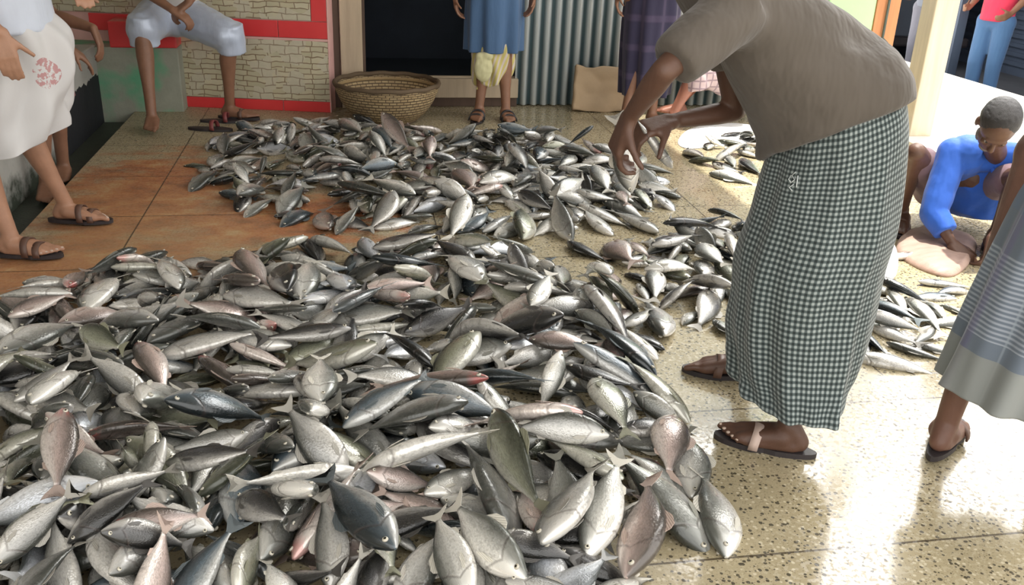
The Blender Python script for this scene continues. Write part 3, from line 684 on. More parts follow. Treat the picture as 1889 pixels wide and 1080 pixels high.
# ---- man sitting on the left ledge behind him
J = dict(pelvis=V((-1.80, 4.95, .54)), hipL=V((-1.78, 4.86, .53)), hipR=V((-1.78, 5.04, .53)), knL=V((-1.47, 4.80, .47)), knR=V((-1.47, 5.04, .47)), ankL=V((-1.50, 4.78, .02)), ankR=V((-1.50, 5.10, .02)),
         chest=V((-1.66, 5.0, .88)), neck=V((-1.62, 5.0, 1.06)), shL=V((-1.62, 4.81, 1.0)), shR=V((-1.62, 5.19, 1.0)), elL=V((-1.50, 4.78, .76)), elR=V((-1.48, 5.24, .76)), wrL=V((-1.33, 4.88, .66)), wrR=aty(172, 52, 5.15))
man4 = person('person', 'man seated on the ledge behind the white-clad man', J, S_BROWN, [(J['ankL'], V((.15, -1, 0)), 1), (J['ankR'], V((.1, -1, 0)), -1)],
              [(J['wrL'], V((.6, .3, -.6)), V((-.5, 0, -.8)), -1, .4), (J['wrR'], V((.3, -.2, -.9)), V((-.9, 0, -.3)), 1, .5)], (V((-1.58, 5.0, 1.20)), V((1, -.1, -.2)), V((0, 0, 1))), .008)
bm = bmesh.new()
for q in 'LR': cap(bm, J['hip'+q], .115, J['kn'+q], .078); sleeve(bm, J['kn'+q]+V((0, 0, .04)), .075, J['kn'+q]+V((.03, 0, -.10)), .075)
cap(bm, J['hipL'], .12, J['hipR'], .12); remesh('sarong', bm, cloth('maroon_sarong', (.17, .03, .035)).m, man4, .010, 4, .005)
shirt_for(man4, J, cloth('purple_cotton', (.10, .06, .12)).m, .135, -.04, .7)
settle(man4)

# ---- man seated in the corner in a pale blue white wrap
J = dict(pelvis=V((-1.08, 6.40, .66)), hipL=V((-1.18, 6.38, .62)), hipR=V((-.98, 6.38, .62)), knL=aty(262, 58, 6.02), knR=aty(425, 72, 6.12), ankL=V((-1.19, 5.93, .10)), ankR=aty(424, 200, 6.22),
         chest=V((-1.05, 6.30, 1.0)), neck=V((-1.04, 6.22, 1.18)), shL=V((-1.22, 6.24, 1.10)), shR=V((-.86, 6.24, 1.10)), elL=V((-1.25, 6.10, .86)), elR=V((-.88, 6.08, .84)), wrL=aty(318, 18, 5.95), wrR=aty(348, 5, 5.98))
J['ankR'].z = .095
man5 = person('person', 'man seated in the corner with a shiny pale blue wrap over his knees', J, S_BROWN, [(J['ankL'], V((.05, -1, 0)), 1), (J['ankR'], V((.95, -.3, 0)), 1)],
              [(J['wrL'], V((.8, -.1, -.5)), V((.2, .3, -1)), 1, .8), (J['wrR'], V((-.7, -.2, -.5)), V((0, .3, -1)), -1, .8)], (V((-1.03, 6.10, 1.30)), V((.1, -.9, -.5)), V((0, -.3, 1))), .0075)
sandal(man5, J['ankR'], V((.95, -.3, 0)), 1, M_STRAP, M_SANDAL)
m = cloth('satin_wrap', (.50, .56, .68), .32); m.b.inputs['Metallic'].default_value = .1
bm = bmesh.new()
for q in 'LR': cap(bm, J['hip'+q], .13, J['kn'+q].lerp(J['hip'+q], .1)+V((0, .01, .01)), .105); sleeve(bm, J['kn'+q]+V((0, .02, .09)), .08, J['kn'+q]+V((0, .05, -.09)), .088)
cap(bm, J['hipL'], .12, J['hipR'], .12); remesh('wrap', bm, m.m, man5, .010, 4, .008, (9, 9, 9))
shirt_for(man5, J, cloth('cream_shirt', (.55, .52, .50)).m, .13, .0, .9)
settle(man5)

# ---- man in a long denim-blue smock in the doorway
aL_, aR_ = V((.885, 6.22, .09)), V((1.065, 6.20, .09))
J = dict(ankL=aL_, ankR=aR_, knL=V((.92, 6.23, .46)), knR=V((1.05, 6.22, .46)), hipL=V((.88, 6.27, .84)), hipR=V((1.08, 6.27, .84)), pelvis=V((.98, 6.29, .92)), chest=V((.98, 6.29, 1.22)), neck=V((.98, 6.28, 1.42)), shL=V((.78, 6.29, 1.36)), shR=V((1.18, 6.29, 1.36)),
         elL=V((.71, 6.29, 1.10)), elR=V((1.24, 6.29, 1.10)), wrL=aty(839, -12, 6.24), wrR=aty(984, -14, 6.24))
man6 = person('person', 'man standing in the doorway in a long blue smock and yellow wrap', J, S_BROWN, [(aL_, V((-.35, -1, 0)), 1), (aR_, V((.1, -1, 0)), -1)],
              [(J['wrL'], V((.1, -.1, -1)), V((.8, -.2, 0)), 1, .5), (J['wrR'], V((-.1, -.1, -1)), V((-.8, -.2, 0)), -1, .5)], (V((.98, 6.25, 1.58)), V((.1, -1, -.3)), V((0, -.1, 1))), .008)
for a_, t_, s_ in ((aL_, V((-.35, -1, 0)), 1), (aR_, V((.1, -1, 0)), -1)): sandal(man6, a_, t_, s_, plain('black_strap', (.03, .03, .035), .4), M_SANDAL, False)
cc = V((.98, 6.27, 0)); rg = [(cc+V((0, 0, z)), V((ru, 0, 0)), V((0, rv, 0))) for z, ru, rv in ((1.0, .17, .13), (.85, .185, .14), (.7, .19, .145), (.55, .188, .145), (.455, .185, .145))]
skirt('smock_skirt', rg, cloth('denim_blue', (.055, .115, .225), .8).m, man6, lambda th, t: (.016*math.sin(th*7+1)+.008*math.sin(th*12))*(.25+t), 120, 8)
def yw(m, u, v):
    return m.mix(stripe(m, m.math('ADD', u, m.math('MULTIPLY', v, .35)), .035, .4, .2), (.55, .47, .16), (.60, .52, .48))
rg = [(cc+V((.0, 0, z)), V((ru, 0, .03)), V((0, rv, 0))) for z, ru, rv in ((.60, .14, .12), (.48, .145, .12), (.36, .135, .115), (.27, .115, .10), (.24, .10, .095))]
skirt('yellow_wrap', rg, weave('yellow_stripe', yw), man6, lambda th, t: (.016*math.sin(th*6+5*t)+.01*math.sin(th*10-3*t))*(.3+t), 120, 8)
bm = bmesh.new(); A = V((.86, 6.04, .45)); pr_ = [(0, 0), (.11, .01), (.125, -.12), (.06, -.19), (.005, -.16)]
for yy in (0, .012):
    pass
ell(bm, V((.895, 6.14, .36)), (.062, .03, .095)); cap(bm, V((.87, 6.15, .43)), .03, V((.93, 6.14, .44)), .03); remesh('tucked_cloth', bm, cloth('pale_yellow_cloth', (.55, .52, .30)).m, man6, .006, 3, .004, (20, 20, 20))
shirt_for(man6, J, bpy.data.materials['denim_blue'], .14, -.1, 1.5)
settle(man6)

# ---- man in a dark purple sarong behind the bending man's arms
aL_, aR_ = V((1.86, 6.02, .09)), V((2.06, 6.05, .09))
J = dict(ankL=aL_, ankR=aR_, knL=V((1.93, 6.05, .46)), knR=V((2.07, 6.05, .46)), hipL=V((1.90, 6.10, .84)), hipR=V((2.10, 6.10, .84)), pelvis=V((2.0, 6.1, .92)), chest=V((2.0, 6.12, 1.22)), neck=V((2.0, 6.12, 1.42)), shL=V((1.80, 6.12, 1.36)), shR=V((2.20, 6.12, 1.36)),
         elL=V((1.75, 6.1, 1.10)), elR=V((2.22, 6.1, 1.12)), wrL=aty(1140, -18, 6.05), wrR=V((2.12, 5.97, 1.0)))
man7 = person('person', 'standing man in a dark purple sarong by the corrugated wall', J, S_BROWN, [(aL_, V((-.3, -1, 0)), 1), (aR_, V((.2, -1, 0)), -1)],
              [(J['wrL'], V((-.05, -.1, -1)), V((.8, -.2, 0)), 1, .5), (J['wrR'], V((-.3, -.6, -.3)), V((0, 0, -1)), -1, .6)], (V((2.0, 6.08, 1.58)), V((-.1, -1, -.3)), V((0, -.1, 1))), .008)
def purp(m, u, v):
    b1 = stripe(m, v, .19, .22, .06); b2 = stripe(m, u, .14, .15, .06)
    return m.mix(m.math('MULTIPLY', m.math('MAXIMUM', b1, b2), .6), (.022, .018, .05), (.07, .05, .10))
cc = V((2.01, 6.1, 0)); rg = [(cc+V((0, 0, z)), V((ru, 0, 0)), V((0, rv, 0))) for z, ru, rv in ((1.0, .17, .13), (.8, .19, .145), (.6, .19, .15), (.4, .18, .15), (.20, .165, .14))]
skirt('sarong', rg, weave('purple_check', purp), man7, lambda th, t: (.013*math.sin(th*7+2)+.008*math.sin(th*12+t))*(.3+t), 120, 8)
shirt_for(man7, J, cloth('fringed_white', (.45, .45, .50)).m, .14, -.05, .6)
settle(man7)

# ---- man squatting by the wall, pinkish check cloth over his knee
J = dict(pelvis=V((2.86, 6.30, .20)), hipL=V((2.84, 6.20, .20)), hipR=V((2.86, 6.40, .22)), knL=aty(1282, 128, 5.98), knR=aty(1300, 128, 6.25), ankL=aty(1244, 190, 6.0), ankR=V((2.36, 6.35, .09)),
         chest=V((2.76, 6.26, .52)), neck=V((2.70, 6.24, .70)), shL=V((2.70, 6.06, .64)), shR=V((2.70, 6.44, .64)), elL=V((2.52, 6.00, .50)), elR=V((2.5, 6.42, .52)), wrL=V((2.40, 6.00, .46)), wrR=V((2.38, 6.26, .46)))
J['ankL'].z = .09
man8 = person('person', 'man squatting by the corrugated wall in a pink check sarong', J, S_RED, [(J['ankL'], V((-1, -.2, 0)), 1), (J['ankR'], V((-1, .1, 0)), -1)],
              [(J['wrL'], V((-1, 0, -.3)), V((0, .2, -1)), 1, .6), (J['wrR'], V((-1, 0, -.3)), V((0, .2, -1)), -1, .6)], (V((2.66, 6.24, .85)), V((-1, -.2, -.3)), V((0, 0, 1))), .006)
m = cloth('pink_check', (.50, .36, .36)); co = m.co('Object'); sp = m.n('SeparateXYZ'); m.link(co, sp.inputs[0])
ck = m.math('MAXIMUM', stripe(m, sp.outputs[2], .05, .2, .1), stripe(m, sp.outputs[0], .05, .2, .1)); m.set(m.mix(m.math('MULTIPLY', ck, .7), (.55, .42, .42), (.16, .10, .14)), .85)
bm = bmesh.new()
for q in 'LR': cap(bm, J['hip'+q], .13, J['kn'+q], .075); sleeve(bm, J['kn'+q]+V((0, 0, .02)), .07, J['kn'+q]+V((.03, 0, -.13)), .085)
cap(bm, J['hipL'], .13, J['hipR'], .13); remesh('sarong', bm, m.m, man8, .010, 4, .006, (12, 12, 12))
shirt_for(man8, J, cloth('grey_vest', (.30, .30, .33)).m, .13, .0, .6)
settle(man8)

# ---- crouching man in the blue shirt sorting fish
hc = aty(1840, 232, 3.42)
J = dict(pelvis=V((2.93, 3.98, .17)), hipL=V((2.82, 3.93, .18)), hipR=V((3.03, 3.88, .18)), knL=aty(1690, 282, 3.66), knR=aty(1886, 325, 3.36), ankL=V((2.62, 3.86, .09)), ankR=V((2.86, 3.50, .09)),
         chest=V((2.80, 3.80, .42)), neck=aty(1838, 292, 3.62), shL=aty(1758, 282, 3.66), shR=aty(1893, 290, 3.52), elL=aty(1722, 392, 3.58), wrL=aty(1758, 452, 3.45), elR=aty(1880, 388, 3.42), wrR=aty(1828, 440, 3.38))
J['chest'] = aty(1822, 350, 3.74)
fd = (V((2.66, 3.30, .0))-hc); fd = (fd.normalized()+V((-.25, -.25, .15))).normalized()
man9 = person('person', 'crouching man in a bright blue shirt sorting fish', J, S_DARK, [(J['ankL'], V((-.55, -.8, 0)), 1), (J['ankR'], V((-.3, -.95, 0)), -1)],
              [(J['wrL'], (aty(1800, 492, 3.36)-J['wrL']).normalized(), V((.1, .5, -.7)), 1, .6), (J['wrR'], V((-.25, -.35, -.9)), V((-.5, .3, -.5)), 1, .7)], (hc, fd, V((.05, -.12, 1))), .0048, beard=True, k=.86)
sandal(man9, J['ankL'], V((-.55, -.8, 0)), 1); sandal(man9, J['ankR'], V((-.3, -.95, 0)), -1)
bl = cloth('royal_blue_cotton', (.015, .10, .50), .7).m
bm = bmesh.new(); s = (J['shR']-J['shL']).normalized(); ax = (J['neck']-J['pelvis']).normalized(); f = s.cross(ax).normalized()
loftsolid(bm, [(J['pelvis'], s*.165, f*.13), (J['pelvis'].lerp(J['chest'], .6), s*.18, f*.15), (J['chest'], s*.19, f*.15), (J['chest'].lerp(J['neck'], .6), s*.17, f*.12), (J['neck'], s*.085, f*.07)], 28)
cap(bm, J['neck'], .07, J['shL'], .068); cap(bm, J['neck'], .07, J['shR'], .068)
cap(bm, J['shL'], .068, J['elL'], .062); sleeve(bm, J['elL'], .060, J['elL'].lerp(J['wrL'], .62), .052); cap(bm, J['elL'], .062, J['elL'].lerp(J['wrL'], .3), .058)
cap(bm, J['shR'], .068, J['elR'].lerp(J['shR'], .35), .062)
cap(bm, J['shL'].lerp(J['neck'], .3), .09, J['pelvis'], .10)
remesh('shirt', bm, bl, man9, .006, 4, .007, (9, 9, 9))
bm = bmesh.new()
for q in (-1, 1): cap(bm, J['neck']+s*q*.055+V((0, -.03, .01)), .014, J['neck']+s*q*.02+V((-.02, -.08, -.06)), .012)
remesh('collar', bm, bl, man9, .004, 2)
bm = bmesh.new(); m = cloth('dull_purple_wrap', (.16, .10, .12))
for q in 'LR': cap(bm, J['hip'+q], .105, J['kn'+q].lerp(J['hip'+q], .28), .075)
cap(bm, J['hipL'], .11, J['hipR'], .11); remesh('wrap', bm, m.m, man9, .010, 4, .006)
settle(man9)

# ---- people out in the street
def passer(x, y, label, top, bottom, fx, fy, skinm=S_BROWN, arm=None, short=False):
    z = -.42; f = V((fx, fy, 0)).normalized(); s = V((-f.y, f.x, 0)); c = V((x, y, z))
    def P(a, b, h): return c+s*a+f*b+V((0, 0, h))
    J = dict(ankL=P(.09, 0, .09), ankR=P(-.09, .03, .09), knL=P(.09, .02, .47), knR=P(-.09, .05, .47), hipL=P(.09, 0, .88), hipR=P(-.09, 0, .88), pelvis=P(0, 0, .95), chest=P(0, 0, 1.27), neck=P(0, .01, 1.46), shL=P(.19, 0, 1.4), shR=P(-.19, 0, 1.4),
             elL=P(.24, -.02, 1.13), elR=P(-.24, -.02, 1.13), wrL=P(.22, .16, .98), wrR=P(-.2, .18, 1.0))
    r = person('person', label, J, skinm, [(J['ankL'], f, -1), (J['ankR'], f, 1)], [(J['wrL'], (f+V((0, 0, -.3))), -s, -1, .7), (J['wrR'], f, s, 1, .7)], (P(0, .03, 1.62), f, V((0, 0, 1))), .010)
    bm = bmesh.new()
    for q in 'LR': cap(bm, J['hip'+q], .10, J['kn'+q], .075); sleeve(bm, J['kn'+q]+V((0, 0, .02)), .075, J['ank'+q]+V((0, 0, .03)), .06)
    cap(bm, J['hipL'], .105, J['hipR'], .105); remesh('trousers', bm, bottom, r, .013, 3, .004)
    shirt_for(r, J, top, .135, -.06, .8, .013, .004); settle(r)
passer(6.32, 8.45, 'person in a red shirt and blue jeans out in the street', cloth('red_shirt_cloth', (.72, .04, .10)).m, cloth('jeans', (.07, .16, .33)).m, -1, -.4)
passer(6.35, 9.6, 'person in a grey shirt and grey trousers in the street', cloth('grey_shirt_cloth', (.22, .24, .30)).m, cloth('grey_trousers', (.20, .20, .25)).m, -.8, -.7)
passer(6.45, 10.9, 'person in slate blue seen left of the veranda post', cloth('slate_shirt', (.12, .18, .27)).m, cloth('dark_trousers', (.07, .07, .10)).m, -.6, -.8)
# row of shop shutters across the street, its unseen awning added to shade the lane
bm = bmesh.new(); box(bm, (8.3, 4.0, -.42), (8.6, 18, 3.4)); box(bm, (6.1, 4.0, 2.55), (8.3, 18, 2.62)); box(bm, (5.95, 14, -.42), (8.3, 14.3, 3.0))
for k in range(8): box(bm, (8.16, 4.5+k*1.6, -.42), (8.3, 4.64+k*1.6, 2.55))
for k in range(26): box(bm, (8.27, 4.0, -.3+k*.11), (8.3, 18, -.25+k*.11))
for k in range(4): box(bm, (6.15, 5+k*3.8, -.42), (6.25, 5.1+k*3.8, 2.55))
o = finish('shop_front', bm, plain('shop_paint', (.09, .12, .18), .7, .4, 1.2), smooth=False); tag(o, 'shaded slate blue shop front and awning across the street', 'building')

# parked pickup-like cart behind the people
def cart():
    root = bpy.data.objects.new('rickshaw_van', None); C.objects.link(root); root.location = (7.2, 12.2, -.42); root.rotation_euler = (0, 0, 1.5); tag(root, 'dark grey three-wheeled van parked in the street', 'vehicle')
    body = plain('vehicle_paint', (.10, .115, .15), .35, .2, 2)
    bm = bmesh.new(); box(bm, (-1.2, -.65, .35), (1.2, .65, 1.55), 0, .06); finish('cabin', bm, body, root, smooth=False)
    bm = bmesh.new(); box(bm, (-1.3, -.7, .28), (1.3, .7, .40), 0, .03); finish('chassis', bm, M_SANDAL, root, smooth=False)
    bm = bmesh.new(); box(bm, (-1.22, -.55, .95), (-1.19, .55, 1.4), 0, .01); finish('windscreen', bm, plain('glass_dark', (.03, .04, .05), .05), root, smooth=False)
    for x, y in ((-.85, -.62), (-.85, .62), (.9, -.62), (.9, .62)):
        bm = bmesh.new(); bmesh.ops.create_cone(bm, cap_ends=True, segments=28, radius1=.28, radius2=.28, depth=.14, matrix=Matrix.Translation((x, y, .28)) @ Matrix.Rotation(PI/2, 4, 'X')); w_ = finish('wheel', bm, M_SANDAL, root, smooth=False)
        bm = bmesh.new(); bmesh.ops.create_cone(bm, cap_ends=True, segments=20, radius1=.15, radius2=.13, depth=.16, matrix=Matrix.Translation((x, y, .28)) @ Matrix.Rotation(PI/2, 4, 'X')); finish('hub_cap', bm, plain('hub_metal', (.5, .5, .52), .3, .1, metal=.7), w_, smooth=False)
    for y in (-.45, .45):
        bm = bmesh.new(); ell(bm, V((-1.21, y, .72)), (.04, .11, .11)); finish('headlamp', bm, plain('lamp_glass', (.7, .75, .8), .1), root)
cart()
# cable hanging from the pillar
bm = bmesh.new(); a = aty(1628, 70, 6.55); b = aty(1662, 200, 5.9); pts = [a.lerp(b, k/14)+V((.10*math.sin(PI*k/14), 0, 0)) for k in range(15)]; pts[-1].z = max(.012, pts[-1].z)
pts = [a+V((0, 0, .8-.0)), a+V((0, 0, .4))]+pts
tube_path(bm, pts, .010, 8); tag(finish('cable', bm, plain('grey_cable', (.10, .12, .10), .6)), 'grey cable hanging beside the orange timber', 'cable')

# ---- flat pinkish sack under the blue man's hands, white plastic bag beside the checked sarong
def slab(name, pts, h, mat, puff=.35, n=9):
    bm = bmesh.new(); P = [at(*p) for p in pts]; c = sum(P, V())/len(P); prev = None; N = len(P)*6
    def out(i):
        k = i*len(P)/N; a = int(k); f = k-a; q = [P[(a+z) % len(P)] for z in (-1, 0, 1, 2)]
        return .5*((2*q[1])+(-q[0]+q[2])*f+(2*q[0]-5*q[1]+4*q[2]-q[3])*f*f+(-q[0]+3*q[1]-3*q[2]+q[3])*f**3)
    O = [out(i) for i in range(N)]
    for k in range(n+1):
        t = k/n; r = math.cos(t*PI/2)**puff if k < n else 0; z = h*math.sin(t*PI/2)
        if k == n: top = bm.verts.new(c+V((0, 0, h+.004))); [bm.faces.new((prev[i], prev[(i+1) % N], top)) for i in range(N)]; break
        cur = [bm.verts.new(V((c.x+(o_.x-c.x)*r, c.y+(o_.y-c.y)*r, z*(1+.25*noise.noise(o_*9+V((0, 0, k)))) + .002))) for o_ in O]
        if prev: [bm.faces.new((prev[i], prev[(i+1) % N], cur[(i+1) % N], cur[i])) for i in range(N)]
        else: bm.faces.new(cur[::-1])
        prev = cur
    return finish(name, bm, mat)
m = Mat('sack_cloth'); co = m.co('Object', (1, 3, 1)); nz = m.noise(9, 5, co, .6); m.set(m.mix(nz, (.30, .19, .15), (.50, .36, .30)), .55); m.bump(nz, .6, .01)
tag(slab('sack', [(1655, 470), (1662, 440), (1705, 425), (1760, 432), (1800, 450), (1790, 485), (1755, 512), (1700, 500)], .045, m.m), 'flat pinkish brown sack on the floor before the crouching man', 'sack')
M_BAG_GLARE = plain('white_plastic_and_glare', (.80, .81, .80), .35, .08, 14, .9, bdist=.01)
tag(slab('plastic_bag', [(1622, 470), (1640, 455), (1655, 480), (1652, 512), (1630, 522), (1612, 505)], .05, M_BAG_GLARE), 'crumpled white plastic bag on floor right of the checked sarong', 'bag')
tag(slab('glare_sheet', [(1250, 262), (1275, 238), (1340, 228), (1395, 235), (1400, 262), (1330, 270), (1270, 275)], .012, M_BAG_GLARE), 'thin white sheet standing in for floor glare under the pile behind the bending man', 'sheet')  # glare on the wet floor, painted as a thin white slab

# ================================================================== FISH
ASP = dict(s=.205, n=.30, d=.365)
PROF = [(-.375, .085, .035), (-.34, .10, .055), (-.27, .17, .11), (-.19, .28, .18), (-.10, .39, .25), (0, .465, .30), (.09, .495, .325), (.17, .49, .335), (.25, .455, .33), (.31, .40, .315), (.355, .34, .29), (.40, .265, .24), (.44, .185, .18), (.47, .12, .12), (.49, .065, .07), (.497, .03, .035)]
def bendf(x, k):
    # k: (lateral, dorsal)
    return -k[0]*x*x, -k[1]*x*x
def build_fish_parts(a, k):
    """unit-length fish, head towards +X, back towards +Z"""
    parts = {}
    bm = bmesh.new(); uvl = bm.loops.layers.uv.new('UVMap'); seg = 16; rows = []
    for x, hh, ww in PROF:
        by, bz = bendf(x, k); row = []; ww = ww*{.205: .95, .30: .76, .365: .68}[a]
        for i in range(seg):
            th = 2*PI*i/seg; cz, cy = math.cos(th), math.sin(th)
            z = cz*hh*a*(1.0 if cz > 0 else 1.08)+(.012*a if x > .3 else 0)
            y = (abs(cy)**.85)*math.copysign(1, cy)*ww*a
            row.append(bm.verts.new((x, y+by, z+bz)))
        rows.append(row)
    for q in range(len(rows)-1):
        for i in range(seg):
            j = (i+1) % seg; f = bm.faces.new((rows[q][i], rows[q][j], rows[q+1][j], rows[q+1][i]))
            for lp, (ii, qq) in zip(f.loops, ((i, q), (i+1, q), (i+1, q+1), (i, q+1))): lp[uvl].uv = ((PROF[qq][0]+.375)/.875, .5+.5*math.cos(2*PI*ii/seg))
    for row, t in ((rows[0][::-1], 0), (rows[-1], 1)):
        f = bm.faces.new(row)
        for lp in f.loops: lp[uvl].uv = (t, .5)
    parts['body'] = bm
    def fin(outline, thick=.004, y0=0.0, tilt=0.0, cx=0.0):
        bm = bmesh.new(); uvl = bm.loops.layers.uv.new('UVMap'); fr = []; bk = []
        for x, z in outline:
            by, bz = bendf(x, k); yy = y0+by+tilt*abs(z)
            fr.append(bm.verts.new((x, yy+thick/2, z+bz))); bk.append(bm.verts.new((x, yy-thick/2, z+bz)))
        faces = [bm.faces.new(fr), bm.faces.new(bk[::-1])]; n = len(fr)
        faces += [bm.faces.new((fr[i], bk[i], bk[(i+1) % n], fr[(i+1) % n])) for i in range(n)]
        for f in faces:
            for lp in f.loops: v = lp.vert.co; an = math.atan2(v.z, -(v.x+.30)); lp[uvl].uv = (an*.9, v.x)
        bmesh.ops.triangulate(bm, faces=[f for f in bm.faces if len(f.verts) > 4])
        return bm
    parts['tail_fin'] = fin([(-.350, -.020), (-.385, -.030), (-.425, -.060), (-.470, -.094), (-.525, -.118), (-.505, -.082), (-.465, -.035), (-.436, .0), (-.465, .036), (-.508, .085), (-.53, .122), (-.470, .096), (-.425, .060), (-.385, .030), (-.350, .020)])
    h_ = .49*a
    parts['dorsal_fin'] = fin([(.14, h_*.93), (.11, h_+.035), (.06, h_+.052), (-.02, h_+.030), (-.08, h_*.80+.008), (-.10, h_*.70), (-.0, h_*.85), (.08, h_*.94)])
    parts['anal_fin'] = fin([(-.10, -h_*.72), (-.13, -h_*.75-.02), (-.19, -h_*.62-.028), (-.22, -h_*.42-.006), (-.20, -h_*.40), (-.14, -h_*.55)])
    for sgn in (1, -1):
        bm = bmesh.new(); uvl = bm.loops.layers.uv.new('UVMap'); y0 = sgn*(.30*a*{.205: .95, .30: .76, .365: .68}[a]); vs = []
        for x, z, o_ in ((.275, -.22*a, -.004), (.25, -.18*a, .002), (.17, -.22*a, .012), (.13, -.31*a, .014), (.17, -.34*a, .010), (.23, -.31*a, .004)):
            by, bz = bendf(x, k); vs.append(bm.verts.new((x, y0+by+sgn*o_, z+bz)))
        f = bm.faces.new(vs)
        for lp in f.loops: lp[uvl].uv = (lp.vert.co.z*3, lp.vert.co.x)
        r_ = bmesh.ops.extrude_face_region(bm, geom=[f]); [setattr(v, 'co', v.co+V((0, sgn*.003, 0))) for v in r_['geom'] if isinstance(v, bmesh.types.BMVert)]
        parts['pectoral_fin' if sgn > 0 else 'pectoral_fin_b'] = bm
        bm = bmesh.new(); uvl = bm.loops.layers.uv.new('UVMap'); ex = .425; by, bz = bendf(ex, k); r = .021
        bmesh.ops.create_uvsphere(bm, u_segments=12, v_segments=8, radius=r)
        ctr = V((ex, sgn*(.212*a*{.205: .97, .30: .80, .365: .74}[a]-.004)+by, .045*a+.01+bz))
        for f in bm.faces:
            for lp in f.loops: v = lp.vert.co; lp[uvl].uv = (math.hypot(v.x, v.z)/r, 0)
        for v in bm.verts: v.co = V((v.co.x, v.co.y*.6, v.co.z))+ctr
        parts['eye' if sgn > 0 else 'eye_b'] = bm
    return parts
BENDS = [(0, 0), (.22, 0), (-.22, 0), (.45, 0), (-.45, 0), (0, .25), (0, -.2)]
MESH = {}
def tomesh(name, bm, mats):
    bmesh.ops.recalc_face_normals(bm, faces=bm.faces); me = bpy.data.meshes.new(name); bm.to_mesh(me)
    for x in mats: me.materials.append(x)
    if name.startswith(('body', 'eye', 'whole')): me.polygons.foreach_set('use_smooth', [True]*len(me.polygons))
    return me
for kd, a in ASP.items():
    for bi, k in enumerate(BENDS):
        parts = build_fish_parts(a, k); ent = {}
        whole = bmesh.new(); whole.loops.layers.uv.new('UVMap')
        for nm, bm in parts.items():
            mt = M_FISH if nm == 'body' else (M_EYE if nm.startswith('eye') else M_FIN)
            ent[nm] = tomesh(nm, bm, [mt]); mi = {M_FISH: 0, M_FIN: 1, M_EYE: 2}[mt]
            n0 = len(whole.faces); whole.from_mesh(ent[nm]); whole.faces.ensure_lookup_table()
            for f in whole.faces[n0:]: f.material_index = mi
            bm.free()
        ent['whole'] = tomesh('whole', whole, [M_FISH, M_FIN, M_EYE]); whole.free()
        MESH[kd, bi] = ent
TONE = dict(W=(.78, .77, .72), L=(.55, .54, .51), G=(.29, .295, .27), O=(.33, .34, .25), D=(.085, .083, .082), P=(.56, .44, .40), B=(.12, .155, .18), S=(.64, .67, .72))
FISH = []
